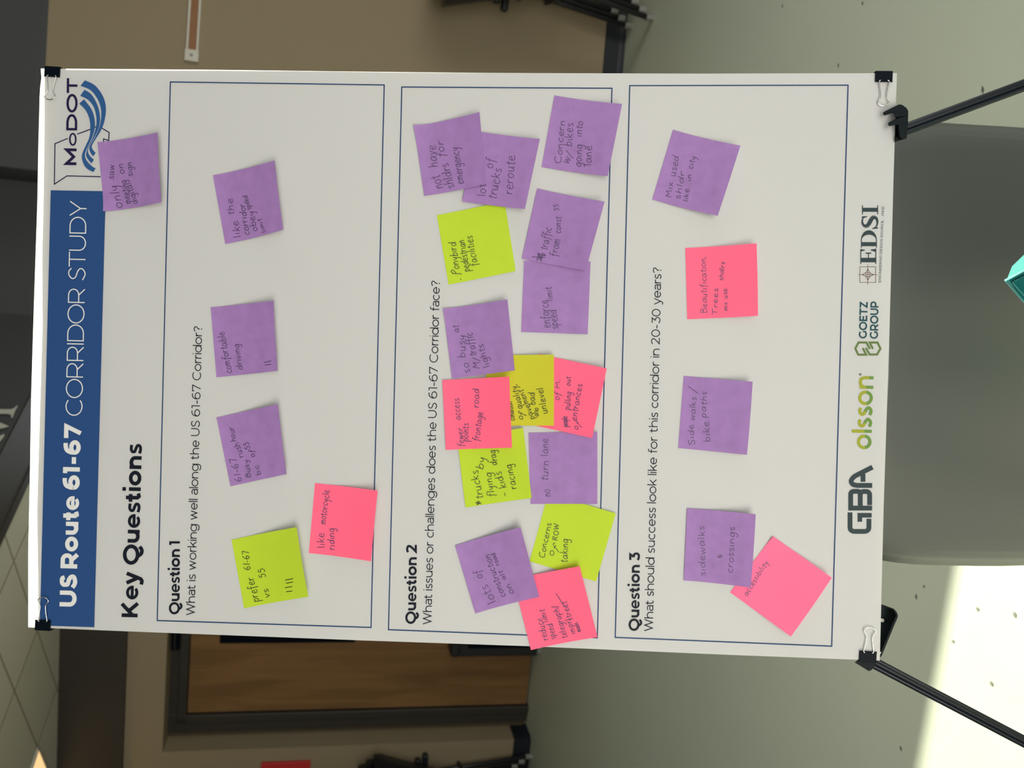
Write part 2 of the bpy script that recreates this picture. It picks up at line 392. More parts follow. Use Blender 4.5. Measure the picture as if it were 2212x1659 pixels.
# lit panel between the ceiling tiles
LP = thing('ceiling_light', 'warm glowing light panel set into the tile ceiling', 'ceiling light', tl(-0.27, 0.15, -0.004))
pan = MB(); pan.box(tl(-0.155, 0.275, -0.004), (-BD) * 0.142, BP * 0.262, ZUP * 0.003); pan.out('diffuser', M_lamp, LP)
fr = MB()
for (cx_, cy_, hx, hy) in ((-0.155, 0.006, 0.155, 0.006), (-0.155, 0.544, 0.155, 0.006), (-0.006, 0.275, 0.006, 0.275), (-0.304, 0.275, 0.006, 0.275)):
    fr.box(tl(cx_, cy_, -0.005), (-BD) * hx, BP * hy, ZUP * 0.005)
fr.out('frame', M_rail, LP)

# ------------------------------------------------------------------ the recessed door
dz = hit((410, 1450), D0, WN).z
J = (hit((700, 1529), D0, WN) - M0).dot(WD)          # left edge of the leaf
DW = 0.90
dr = MB(); bwbox(dr, J, J + DW, -REC - 0.03, -REC + 0.012, 0.012, dz)
door = struct(dr, 'door_1', M_wood)
fo = J - 0.112
dfm = MB(); hz = dz + 0.105
for (a0, a1, z0, z1) in ((fo, J - 0.002, 0, hz), (J + DW + 0.002, J + DW + 0.105, 0, hz), (J - 0.002, J + DW + 0.002, dz + 0.003, hz)):
    bwbox(dfm, a0, a1, -REC - 0.03, -REC + 0.03, z0, z1)
    
for (a0, a1, z0, z1) in ((J - 0.05, J - 0.002, 0, dz + 0.05), (J - 0.05, J + DW + 0.05, dz + 0.003, dz + 0.05)):
    bwbox(dfm, a0, a1, -REC - 0.03, -REC + 0.042, z0, z1)
bevel(struct(dfm, 'door_frame', M_frame, door), 0.004)
v0 = (hit((600, 1385), D0, WN) - M0).dot(WD)
zt, zbm = hit((476, 1380), D0, WN).z, hit((767, 1382), D0, WN).z
vis = MB(); bwbox(vis, v0, v0 + 0.16, -REC + 0.010, -REC + 0.022, zbm, zt); struct(vis, 'vision_panel', M_clip, door)
cl0 = (hit((385, 1390), D0, WN) - M0).dot(WD); clz = hit((385, 1385), D0, WN).z
cb = MB(); bwbox(cb, cl0, cl0 + 0.26, -REC + 0.03, -REC + 0.085, clz - 0.022, clz + 0.022); clo = bevel(struct(cb, 'door_closer', M_clip, door), 0.006)
ca = MB(); ca.tube([bw(cl0 + 0.012, -REC + 0.092, clz + 0.002), bw(cl0 + 0.05, -REC + 0.10, clz + 0.002), bw(cl0 + 0.2, -REC + 0.10, clz + 0.0)], 0.006); struct(ca, 'closer_arm', M_chairm, clo)

# ------------------------------------------------------------------ things on the walls
r1, r2 = hit((405, 66), R0, RN), hit((432, 66), R0, RN)
rz1, rz0 = r1.z, r2.z; rs = (hit((418, 133), R0, RN) - R0).dot(RD)
rail = thing('display_rail', 'long cork-filled display rail in pale metal trim, high on the right beige wall', 'display rail', rw(rs, 0, rz0))
def rwp(name, m, *a):
    b = MB()
    for q in a: rwbox(b, *q)
    return bevel(b.out(name, m, rail), 0.0015)
tr = 0.010
rwp('rail_trim', M_rail, (rs, rs + 1.6, 0.0, 0.014, rz1 - tr, rz1), (rs, rs + 1.6, 0.0, 0.014, rz0, rz0 + tr))
rwp('cork_strip', M_cork, (rs + 0.03, rs + 1.6, 0.0, 0.009, rz0 + tr, rz1 - tr))
ec = rwp('end_cap', M_rail, (rs - 0.004, rs + 0.048, 0.0, 0.018, rz0 - 0.003, rz1 + 0.003))
b = MB(); b.tube([rw(rs + 0.022, 0.018, (rz0 + rz1) / 2), rw(rs + 0.022, 0.0195, (rz0 + rz1) / 2)], 0.007, 12); b.out('screw', M_wire, ec)
q0 = hit((565, 1645), M0, WN); q1 = hit((671, 1645), M0, WN); qs = (q0 - M0).dot(WD)
red = MB(); bwbox(red, qs - 0.3, qs, 0.001, 0.02, q1.z, q0.z)
rp = bevel(red.out('wall_panel', M_red, None, bw(qs - 0.15, 0.0, q1.z)), 0.003); setp(rp, 'red panel hung on the beige wall left of the wooden door', 'wall panel')

# scuffs on the floor
fl = bpy.data.objects['floor']
for (x, y, l, a) in ((2122, 184, 20, 0.3), (1811, 135, 12, 0.1), (1690, 8, 10, 0.2), (1862, 3, 9, 1.0), (1979, 1281, 16, 0.2), (1996, 1263, 8, 0.4), (2058, 1381, 9, 0.3), (1945, 1610, 14, 0.5), (2110, 1310, 12, 0.6), (2190, 1320, 16, 0.5), (2140, 1470, 14, 0.6), (1330, 70, 10, 0.1)):
    P = onz((x, y), 0.0); Q = onz((x + l * math.sin(a) * 0.4, y + l), 0.0); n = (Q - P).cross(ZUP).normalized() * 0.004
    mk('scuff_mark', [P + ZUP * 0.0006, P * 0.5 + Q * 0.5 + n + ZUP * 0.0006, Q + ZUP * 0.0006, P * 0.5 + Q * 0.5 - n + ZUP * 0.0006], [(0, 3, 2, 1)], M_scuff, fl)['kind'] = 'structure'

# ------------------------------------------------------------------ printed lettering: a geometric sans drawn as strokes
def arc(cx, cy, rx, ry, a0, a1, n=18):
    return [(cx + rx * math.cos(math.radians(a0 + (a1 - a0) * i / n)), cy + ry * math.sin(math.radians(a0 + (a1 - a0) * i / n))) for i in range(n + 1)]
XH = 0.745
def glyph(ch, w):
    """strokes of one letter (cap height 1), and its width; closed strokes are marked True"""
    h = w / 2; c = 1 - h; x = XH; xc = XH - h
    def O(wd, H): return [(arc(wd / 2, H / 2, wd / 2 - h + .01, H / 2 - h + .012, 0, 360, 40)[:-1], True)]
    def n_(wd, H=x):
        r = wd / 2 - h; return [(h, 0), (h, xc - r * .95)], arc(wd / 2, xc - r * .95, r, r * .95, 180, 0) + [(wd - h, 0)]
    if ch == 'O': return O(1.10, 1), 1.10
    if ch == '0': return O(.80, 1), .80
    if ch == 'C': return [(arc(.55, .5, .55 - h, .5 - h + .01, 47, 313, 30), False)], .98
    if ch == 'G': return [(arc(.55, .5, .55 - h, .5 - h + .01, 47, 318, 30) + [(1.0 - h, .22), (1.0 - h, .5)], False)], 1.0
    if ch == 'Q': return O(1.10, 1) + [(catmull([(.48, h * .6), (.62, -.13), (.82, -.16), (1.0, -.02)]), False)], 1.10
    if ch == 'D': return [([(h, h), (h, c), (.42, c)] + arc(.45, .5, .53 - h, .5 - h, 90, -90, 24) + [(.42, h)], True)], .98
    if ch == 'U': return [([(h, 1), (h, .40)] + arc(.44, .40, .44 - h, .40 - h + .01, 180, 360, 20) + [(.88 - h, 1)], False)], .88
    if ch in 'RP':
        s = [([(h, 0), (h, c), (.45, c)] + arc(.46, (c + .36) / 2, .37 - h, (c - .36) / 2, 90, -90, 16) + [(h, .36)], False)]
        if ch == 'R': s.append(([(.46, .36), (.82 - h * .4, 0)], False))
        return s, .84
    if ch == 'B': return [([(h, h), (h, c), (.42, c)] + arc(.43, .75, .3 - h * .5, .25 - h, 90, -90, 14) + [(h, .5)], False), ([(h, .5), (.46, .5)] + arc(.46, .25 + h / 2, .34 - h * .5, .25 - h / 2, 90, -90, 14) + [(h, h)], False)], .86
    if ch == 'S': return [(catmull([(.74 - h, .86 - h), (.55, c), (.34, c + .01), (.10 + h, .83 - h * .3), (.10 + h, .66), (.25, .55), (.5, .47), (.68 - h * .3, .35), (.70 - h * .4, .18 + h * .2), (.5, h), (.3, h - .01), (.02 + h * .4, .13 + h)], 5), False)], .76
    if ch == 'T': return [([(0, c), (.86, c)], False), ([(.43, c), (.43, 0)], False)], .86
    if ch == 'I': return [([(h, 0), (h, 1)], False)], w
    if ch == 'Y': return [([(h * .9, 1), (.44, .36)], False), ([(.88 - h * .9, 1), (.44, .36)], False), ([(.44, .40), (.44, 0)], False)], .88
    if ch == 'K': return [([(h, 0), (h, 1)], False), ([(.84 - h, 1), (h, .30)], False), ([(.34, .56), (.88 - h, 0)], False)], .88
    if ch == 'W': return [([(h * .95, 1), (.36, h * 1.2), (.66, 1 - h * .9), (.97, h * 1.2), (1.33 - h * .95, 1)], False)], 1.33
    if ch == 'M': return [([(h, 0), (h, 1 - h * .9), (.5, .25), (1.0 - h, 1 - h * .9), (1.0 - h, 0)], False)], 1.0
    if ch == 'N': return [([(h, 0), (h, 1 - h), (.86 - h, h), (.86 - h, 1)], False)], .86
    if ch == 'E': return [([(.72, c), (h, c), (h, h), (.74, h)], False), ([(h, .5), (.66, .5)], False)], .74
    if ch == 'Z': return [([(.02, c), (.76 - h, c), (h, h), (.78, h)], False)], .78
    if ch == '1': return [([(0, c), (.34 - h, c), (.34 - h, 0)], False)], .36
    if ch == '2': return [(catmull([(.04 + h * .3, .84 - h * .4), (.18, .95 - h * .6), (.36, c + .01), (.6 - h * .3, .9 - h * .6), (.62 - h * .2, .68), (.5, .5), (h + .03, h)], 5) + [(.72, h)], False)], .74
    if ch == '3': return [([(.06, c), (.66 - h, c), (.34, .58)], False), (catmull([(.32, .57), (.54, .54), (.68 - h * .5, .40), (.68 - h * .5, .20 + h * .3), (.5, h), (.28, h), (.02 + h * .3, .13 + h * .6)], 5), False)], .72
    if ch == '6': return [(arc(.40, .33, .40 - h, .33 - h + .012, 90, 450, 30), False), (catmull([(h, .33), (h + .01, .55), (.16 + h * .6, .85 - h * .5), (.42, c), (.68 - h * .4, .95 - h * .5)], 5), False)], .80
    if ch == '7': return [([(h, .74), (h, c), (.74 - h * .8, c), (.28, 0)], False)], .76
    if ch == '-': return [([(.03, .37), (.40, .37)], False)], .43
    if ch == '?': return [(catmull([(.02 + h * .4, .84 - h * .5), (.17, .95 - h * .7), (.34, c), (.56 - h * .5, .90 - h * .5), (.56 - h * .4, .70), (.42, .56), (.32, .44), (.32, .27)], 5), False), ([(.32 - h * .9 - .02, h + .01), (.32 + h * .9 + .02, h + .01)], False)], .62
    if ch == 'o': return O(.80, x), .80
    if ch == 'c': return [(arc(.39, x / 2, .39 - h, x / 2 - h + .01, 48, 312, 24), False)], .68
    if ch == 'e': return [([(h + .02, x / 2), (.76 - h, x / 2)] + arc(.38, x / 2, .38 - h, x / 2 - h + .01, 2, 318, 28), False)], .76
    if ch == 'a': return [(catmull([(.07 + h * .3, x - .10 - h * .2), (.18, xc - .02), (.34, xc), (.58 - h * .6, xc - .06), (.64 - h, x - .26)], 5) + [(.64 - h, 0)], False), ([(.64 - h, .42)] + [(.32, .42)] + arc(.27, (.42 + h) / 2, .27 - h, (.42 - h) / 2, 90, 270, 14) + catmull([(.33, h), (.5, h + .05), (.64 - h, .22)], 4), False)], .64
    if ch == 'd': return O(.78, x) + [([(.82 - h, 0), (.82 - h, 1.06)], False)], .82
    if ch == 'g': return O(.78, x) + [([(.82 - h, x)] + [(.82 - h, .05)] + catmull([(.82 - h, .0), (.76 - h, -.14), (.56, -.29 + h), (.36, -.29 + h), (.09, -.18 + h)], 4), False)], .82
    if ch == 'h': a, b_ = n_(.72); return [([(h, 0), (h, 1.06)], False), (b_, False)], .72
    if ch == 'n': a, b_ = n_(.72); return [([(h, 0), (h, x)], False), (b_, False)], .72
    if ch == 'u': r = .36 - h; return [([(h, x), (h, h + r * .95)] + arc(.36, h + r * .95, r, r * .95, 180, 360), False), ([(.72 - h, 0), (.72 - h, x)], False)], .72
    if ch == 'r': return [([(h, 0), (h, x)], False), (catmull([(h, x * .5), (h + .06, x * .82), (.24, xc - .01), (.42, xc)], 4), False)], .42
    if ch == 'i': return [([(h, 0), (h, x)], False), ([(h, .93), (h, .93 + w * 1.05)], False)], w
    if ch == 'l': return [([(h, 0), (h, 1.06)], False)], w
    if ch == 'k': return [([(h, 0), (h, 1.06)], False), ([(.62 - h * .6, x), (h, .22)], False), ([(.26, .44), (.66 - h * .6, 0)], False)], .66
    if ch == 't': return [([(.12 + h, .92), (.12 + h, .22)] + catmull([(.12 + h, .2), (.18 + h, h + .02), (.32, h - .01), (.46, .05 + h)], 4), False), ([(0, xc - .01), (.42, xc - .01)], False)], .46
    if ch == 'f': return [([(.11 + h, 0), (.11 + h, .78)] + catmull([(.11 + h, .84), (.18 + h, 1.04 - h), (.32, 1.07 - h), (.46, 1.04 - h)], 4), False), ([(0, xc - .01), (.40, xc - .01)], False)], .42
    if ch == 's': return [(catmull([(.54 - h * .4, x - .07 - h * .4), (.40, xc), (.26, xc + .005), (.07 + h * .8, x - .12 - h * .4), (.08 + h * .7, x * .60), (.3, x * .5), (.50 - h * .4, x * .38), (.51 - h * .5, .14 + h * .1), (.36, h), (.22, h), (.02 + h * .3, .07 + h * .8)], 4), False)], .56
    if ch == 'w': return [([(h * .9, x), (.28, h * 1.2), (.53, x - h * .8), (.78, h * 1.2), (1.06 - h * .9, x)], False)], 1.06
    if ch == 'y': return [([(h * .9, x), (.37, h * .8)], False), ([(.72 - h * .9, x), (.33, -.14)] + catmull([(.33, -.14), (.22, -.27 + h * .5), (.03, -.24 + h * .6)], 4), False)], .72
    return [], .3
ROUND = set('OCGQDUeoacdgsS063')
def gap(a, b):
    g = .125
    if a in 'OCQDeoacbsS0636': g -= .03
    if b in 'OCGQeoacdgsS06': g -= .03
    if a in 'TYW7ryfk' or b in 'TYWtyf': g -= .05
    return max(g, .03)
class Ink:
    """collects flat printed strokes given in picture pixels, laid on the sheet"""
    def __init__(s, n=0.00035): s.v = []; s.f = []; s.n = n
    def add(s, pts, faces):
        b = len(s.v); s.v += [pl(p, s.n + wave(p)) for p in pts]; s.f += [tuple(b + i for i in q) for q in faces]
    def stroke(s, P, w, closed=False):
        Q = []
        for i in range(len(P) - 1 + (1 if closed else 0)):
            a, b_ = P[i], P[(i + 1) % len(P)]; k = max(1, int(math.hypot(a[0] - b_[0], a[1] - b_[1]) / 40))
            Q += [(a[0] + (b_[0] - a[0]) * j / k, a[1] + (b_[1] - a[1]) * j / k) for j in range(k)]
        if not closed: Q.append(P[-1])
        s.add(*ribbon(Q, w, closed))
    def poly(s, P):
        s.add(P, [tuple(t) for t in tessellate_polygon([[Vector((p[0], p[1], 0)) for p in P]])])
    def text(s, txt, p0, p1, cap, w, track=0.0, space=.47):
        """set txt along the base line p0 -> p1 (pixels); cap = cap height in pixels; w = stroke weight / cap height"""
        xs = []; x = 0; prev = None
        for ch in txt:
            if ch == ' ': x += space + track; prev = None; continue
            we = w * .80 if (ch in 'eas' and w > .17) else w                 # bold letters with tight counters are drawn finer
            g, wd = glyph(ch, we)
            if prev: x += gap(prev, ch) + track
            xs.append((x, g, we)); x += wd; prev = ch
        L = math.hypot(p1[0] - p0[0], p1[1] - p0[1]); d = ((p1[0] - p0[0]) / L, (p1[1] - p0[1]) / L); up = (d[1], -d[0]); k = L / x
        for x0, g, we in xs:
            for st, cl in g:
                s.stroke([(p0[0] + d[0] * (x0 + a) * k + up[0] * b_ * cap, p0[1] + d[1] * (x0 + a) * k + up[1] * b_ * cap) for a, b_ in st], we * (cap + k) / 2, cl)
    def out(s, name, m, parent, label=None):
        o = mk(name, s.v, s.f, m, parent, label=label)
        for p in o.data.polygons:
            pass
        return o
def wave(p):
    x, y = p
    return 0.0007 * (math.sin(x * 0.0102 + 0.9 * math.sin(y * .005)) + 0.7 * math.sin(y * 0.0087 + x * 0.004)) - 0.0004

# ------------------------------------------------------------------ the poster
poster = thing('poster', 'large white printed poster of key questions, clipped to foam board on the easel', 'poster', PC - PV * (PH / 2))
def edge(pts):
    """piecewise-linear point along an edge"""
    ls = [0]
    for a, b_ in zip(pts, pts[1:]): ls.append(ls[-1] + math.hypot(a[0] - b_[0], a[1] - b_[1]))
    def f(t):
        d = t * ls[-1]
        for i in range(len(pts) - 1):
            if d <= ls[i + 1] or i == len(pts) - 2:
                k = (d - ls[i]) / (ls[i + 1] - ls[i]); return (pts[i][0] + (pts[i + 1][0] - pts[i][0]) * k, pts[i][1] + (pts[i + 1][1] - pts[i][1]) * k)
    return f
eT = edge([(61, 1355), (61, 1190), (65, 1010), (67, 870), (70.5, 750), (74, 640), (79, 490), (81, 430), (83, 310), (85, 240), (86, 195), (89.5, 168), (88, 148)])
eB = edge([(1900.5, 1427), (1909, 1090), (1921, 730), (1930, 390), (1935, 230), (1937.5, 158)])
eL = edge([(61, 1355), (300, 1364.8), (800, 1384), (1146, 1396), (1560, 1414), (1900.5, 1427)])
eR = edge([(88, 148), (140, 148.5), (480, 151), (700, 154), (1000, 157), (1200, 158), (1500, 159), (1937.5, 158)])
TLc, TRc, BLc, BRc = eT(0), eT(1), eB(0), eB(1)
NU, NV = 60, 90; rows = []
for j in range(NV + 1):
    t = j / NV; row = []
    for i in range(NU + 1):
        s = i / NU
        p = [ (1 - t) * eT(s)[k] + t * eB(s)[k] + (1 - s) * eL(t)[k] + s * eR(t)[k] - ((1 - s) * (1 - t) * TLc[k] + s * (1 - t) * TRc[k] + (1 - s) * t * BLc[k] + s * t * BRc[k]) for k in (0, 1)]
        row.append(pl(p, wave(p)))
    rows.append(row)
sh = MB().grid(rows).out('paper_sheet', M_paper, poster, smooth=True, fix=False)

def pgrid(name, corners, m, n=0.0002, k=24):
    a, b_, c, d = corners; rows = []
    for j in range(k + 1):
        t = j / k; row = []
        for i in range(k + 1):
            s = i / k
            p = [(1 - t) * ((1 - s) * a[q] + s * b_[q]) + t * ((1 - s) * d[q] + s * c[q]) for q in (0, 1)]
            row.append(pl(p, n + wave(p)))
        rows.append(row)
    return MB().grid(rows).out(name, m, poster, smooth=True, fix=False)
pgrid('title_band', [(86, 1351), (109.5, 411), (228.5, 413), (203.7, 1355)], M_blue, 0.0003, 60)
I = Ink(0.0007); I.text('US Route 61-67', (164.5, 1311), (175, 917), 36, .245, space=.34); I.out('bold_title', M_white, poster)
I = Ink(0.0007); I.text('CORRIDOR STUDY', (177.5, 898.5), (187.4, 434.5), 36, .062); I.out('light_title', M_white, poster)
I = Ink(); I.text('Key Questions', (297, 1334), (306.7, 959.4), 34.5, .215, space=.38); I.out('heading', M_black, poster)
for txt, a, b_, q, c, d in (('Question 1', (388, 1327), (388.6, 1168.8), 'What is working well along the US 61-67 Corridor?', (420.5, 1329.5), (437, 705)),
                            ('Question 2', (898.6, 1347.8), (900.6, 1176.6), 'What issues or challenges does the US 61-67 Corridor face?', (932, 1349.3), (950.3, 606.5)),
                            ('Question 3', (1381, 1362.8), (1382.3, 1194), 'What should success look like for this corridor in 20-30 years?', (1410.3, 1364), (1429, 578))):
    I = Ink(); I.text(txt, a, b_, 23, .205, space=.38); I.out('question_heading', M_black, poster)
    I = Ink(); I.text(q, c, d, 18.5, .105); I.out('question_text', M_black, poster)
for P in ([(339.6, 1340.5), (368, 177), (830, 183.5), (801.5, 1355.5)], [(839.2, 1360.3), (868, 188), (1322, 190.7), (1290.3, 1377.8)], [(1329, 1377), (1360.4, 185), (1832, 184), (1796.7, 1396)]):
    I = Ink(); I.stroke(P, 2.5, True); I.out('answer_box', M_navy, poster)

# state transport department mark, top right
def c1(P): return [(60 + .211 * x, 130 + .211 * y) for x, y in P]
I = Ink(); I.text('M', (164.9, 357.5), (165.4, 320), 23.6, .20); I.text('DOT', (166, 282.5), (167.5, 169), 22.5, .175)
I.stroke(c1(arc(461, 810, 30, 58, 0, 360, 32)[:-1]), 3.6, True)
I.out('logo_letters', M_logo_navy, poster)
I = Ink()
for P in ([(410, 800), (278, 855), (272, 1270), (400, 1185), (745, 1193)], [(505, 757), (640, 708)], [(680, 690), (722, 674)], [(760, 697), (833, 740), (828, 822), (775, 806), (775, 835)]):
    I.stroke(c1(P), 2.2)
I.out('state_outline', M_logo_navy, poster)
WA = [([(527, 445), (590, 510), (630, 600), (640, 700), (630, 790), (595, 870), (560, 950), (555, 1010), (580, 1080), (620, 1120), (672, 1145)], [(575, 400), (650, 500), (683, 600), (685, 700), (655, 800), (612, 890), (585, 965), (598, 1020), (640, 1070), (666, 1092), (695, 1107)]),
      ([(537, 365), (610, 400), (670, 470), (698, 560), (703, 640), (692, 710), (662, 800), (617, 893), (597, 960), (607, 1000), (650, 1057)], [(580, 303), (650, 350), (705, 440), (735, 540), (738, 640), (716, 720), (664, 820), (622, 900), (617, 945), (640, 985), (678, 1020)]),
      ([(540, 262), (640, 305), (710, 390), (745, 480), (752, 570), (737, 670), (702, 760), (655, 845), (632, 890), (636, 935), (668, 985)], [(585, 205), (690, 260), (770, 370), (800, 490), (785, 620), (750, 715), (705, 790), (668, 850), (656, 880), (662, 910), (695, 950)])]
I = Ink(0.0004)
for A, B_ in WA:
    A = catmull(c1(A), 6); B_ = catmull(c1(B_), 6); n = len(A)
    I.add(A + B_, [(i, i + 1, n + i + 1, n + i) for i in range(n - 1)])
I.out('logo_wave', M_logo_blue, poster)

# sponsor marks along the foot
def c8(P): return [(1810 + .2353 * x, 780 + .2353 * y) for x, y in P]
def c7(P): return [(1810 + .229 * x, 420 + .229 * y) for x, y in P]
I = Ink(); W8 = 10.2
I.stroke(c8([(112, 1390), (112, 1530)] + arc(150, 1530, 38, 34, 180, 90, 6) + [(245, 1564)] + arc(245, 1530, 40, 34, 90, 0, 6) + [(286, 1448)]), W8)
I.stroke(c8([(202, 1475), (202, 1416), (310, 1416)]), W8 * .95)
I.stroke(c8([(314, 1350), (118, 1350), (118, 1232)] + arc(150, 1222, 32, 26, 180, 270, 6) + arc(182, 1222, 24, 26, 270, 360, 6) + [(206, 1345)]), W8)
I.stroke(c8([(206, 1232)] + arc(235, 1226, 28, 28, 180, 270, 6) + arc(262, 1226, 30, 28, 270, 360, 6) + [(292, 1322)]), W8)
I.stroke(c8([(315, 1142), (180, 1142)] + catmull([(178, 1142), (138, 1132), (122, 1100), (150, 1062), (200, 1034)], 5) + [(318, 974)]), W8)
I.stroke(c8([(231, 1108), (231, 1036)]), W8)
I.out('sponsor_lettering', M_slate, poster)
IU, IL = Ink(), Ink(0.0004); w = 6.7
for cy_, cx_ in ((742, 242), (338, 254)):
    IU.stroke(c8(arc(cx_, cy_, 53, 53, 80, 278, 20)), w); IL.stroke(c8(arc(cx_, cy_, 53, 53, -82, 80, 20)), w)
IU.stroke(c8([(128, 643), (246, 644)]), w); IL.stroke(c8([(244, 644), (311, 645)]), w)
for dy, dx in ((0, 0), (-107, 4)):
    IU.stroke(c8(catmull([(dx + 208, dy + 538), (dx + 198, dy + 556), (dx + 199, dy + 578), (dx + 216, dy + 596), (dx + 234, dy + 590), (dx + 247, dy + 570)], 5)), w)
    IL.stroke(c8(catmull([(dx + 247, dy + 570), (dx + 262, dy + 546), (dx + 281, dy + 536), (dx + 299, dy + 556), (dx + 298, dy + 582), (dx + 288, dy + 602)], 5)), w)
IU.stroke(c8([(200, 240), (262, 240)]), w); IL.stroke(c8([(260, 240), (325, 241)]), w)
IU.stroke(c8(catmull([(236, 236), (214, 222), (207, 196), (216, 164), (250, 153), (290, 153)], 5)), w); IL.stroke(c8([(288, 153), (327, 154)]), w)
IU.out('sponsor_lettering', M_lime_ink, poster, 'lime upper halves of rounded lettering'); IL.out('sponsor_lettering', M_green_ink, poster, 'green lower halves of rounded lettering')
I = Ink(); I.stroke(c8(arc(205, 122, 8, 8, 0, 360, 12)[:-1]), 1.6, True); I.out('trademark_dot', M_grey_ink, poster)
I = Ink(); I.text('GOETZ', (1872.3, 731.4), (1874.6, 652.4), 17.2, .19); I.text('GROUP', (1896.6, 731.9), (1898.2, 651.3), 17.6, .19); I.out('sponsor_lettering', M_teal_ink, poster)
I = Ink()
I.stroke(c7([(235, 1450), (268, 1512), (192, 1512), (165, 1453), (195, 1397), (270, 1397), (302, 1458)]), 4.3)
I.stroke(c7([(330, 1458), (300, 1397), (374, 1397), (402, 1455), (370, 1510), (300, 1510), (264, 1448)]), 4.3)
I.out('hexagon_mark', M_olive, poster)
# serif mark
I = Ink()
def sy(y): return y
def serif_i(y0, y1, xa=228, xb=380):   # an I: thick stem across, slabs at both ends (crop units)
    m_ = (y0 + y1) / 2; I.poly(c7([(xa, m_ - 19), (xb, m_ - 19), (xb, m_ + 19), (xa, m_ + 19)]))
    for xx in (xa, xb - 8): I.poly(c7([(xx, y1), (xx + 8, y1), (xx + 8, y0), (xx, y0)]))
serif_i(188, 102)
I.poly(c7([(212, 640), (362, 640), (362, 598), (212, 598)]))
for xa, y0, y1 in ((212, 657, 518), (354, 657, 515)): I.poly(c7([(xa, y0), (xa + 8, y0), (xa + 8, y1), (xa, y1)]))
I.poly(c7([(284, 600), (292, 600), (292, 556), (284, 556)])); I.poly(c7([(262, 560), (314, 560), (314, 548), (262, 548)]))
I.poly(c7([(212, 540), (212, 515), (256, 522), (256, 528)])); I.poly(c7([(362, 545), (362, 512), (310, 520), (310, 528)]))
I.poly(c7([(218, 488), (368, 488), (368, 450), (218, 450)]))
for xa in (218, 360): I.poly(c7([(xa, 502), (xa + 8, 502), (xa + 8, 430), (xa, 430)]))
A = [(218 + 75 + 75 * math.cos(math.radians(a)), 430 - 92 * math.sin(math.radians(a))) for a in range(0, 181, 9)]
B_ = [(218 + 75 + 67 * math.cos(math.radians(a)), 430 - 50 * math.sin(math.radians(a))) for a in range(0, 181, 9)]
I.add(c7(A + B_), [(i, i + 1, len(A) + i + 1, len(A) + i) for i in range(len(A) - 1)])
SP = catmull([(262, 212), (240, 222), (230, 250), (238, 285), (262, 300), (285, 290), (305, 255), (325, 222), (350, 215), (370, 240), (372, 275), (360, 305), (335, 318)], 6)
I.add(*[(c7([(p[0] - math.cos(i / len(SP) * 6.28) * 0, p[1]) for i, p in enumerate(SP)]), [])][0])
n = len(SP)
for i in range(n - 1):
    k = math.sin(math.pi * (i + .5) / n); I.stroke(c7([SP[i], SP[i + 1]]), (8 + 30 * k ** 2) * .229)
I.poly(c7([(226, 222), (226, 208), (278, 204), (278, 211)])); I.poly(c7([(324, 318), (324, 326), (378, 322), (378, 308)]))
I.out('serif_lettering', M_slate, poster)
I = Ink(); I.text('ENGINEERING DESIGN SOURCE', (1902.8, 610.3), (1908.6, 477), 5.0, .17, .08); I.text('INC', (1909.2, 466), (1910, 445.5), 5.0, .17, .08)
for a, b_ in (((1908.2, 475), (1909.6, 475.6)), ((1909.2, 444.3), (1910.1, 443.4))): I.stroke([a, b_], .9)
I.out('small_lettering', M_grey_ink, poster)
I = Ink(); cxx, cyy = 283, 757
I.stroke(c7([(208, 830), (208, 683), (357, 683), (357, 830)]), 1.0, True)
I.stroke(c7([(188, cyy), (378, cyy)]), .8); I.stroke(c7([(cxx, 660), (cxx, 852)]), .8)
pts = []
for k, (ax, ay) in enumerate(((0, -55), (58, 0), (0, 55), (-58, 0))):
    nx, ny = ((58, 0), (0, 55), (-58, 0), (0, -55))[k]
    for j in range(8):
        t = j / 8; mx, my = (ax + nx) * .22, (ay + ny) * .22
        pts.append((cxx + (1 - t) ** 2 * ax + 2 * t * (1 - t) * mx + t * t * nx, cyy + (1 - t) ** 2 * ay + 2 * t * (1 - t) * my + t * t * ny))
I.stroke(c7(pts), 1.0, True)
for q in (-18, 0, 18):
    I.stroke(c7([(cxx + q, cyy - 24 + abs(q) * .4), (cxx + q, cyy + 24 - abs(q) * .4)]), .9); I.stroke(c7([(cxx - 24 + abs(q) * .4, cyy + q), (cxx + 24 - abs(q) * .4, cyy + q)]), .9)
I.out('star_mark', M_brown_ink, poster)

# foam board behind the sheet
bt, bk = -0.0022, -0.0078
bpoly = [(86, 1352.5), (82, 1100), (88, 900), (94, 700), (93, 560), (96, 430), (98, 300), (98.5, 156), (480, 157), (1000, 162), (1500, 161), (1931, 160), (1924, 390), (1915, 730), (1903, 1090), (1894, 1424.5), (800, 1382), (300, 1363)]
b = MB(); b.prism(bpoly, lambda p: pl(p, bt), lambda p: pl(p, bk))
fb = b.out('foam_board', M_board, None, PC - PV * (PH / 2)); setp(fb, 'white foam board backing the poster, held in the easel hooks', 'board')

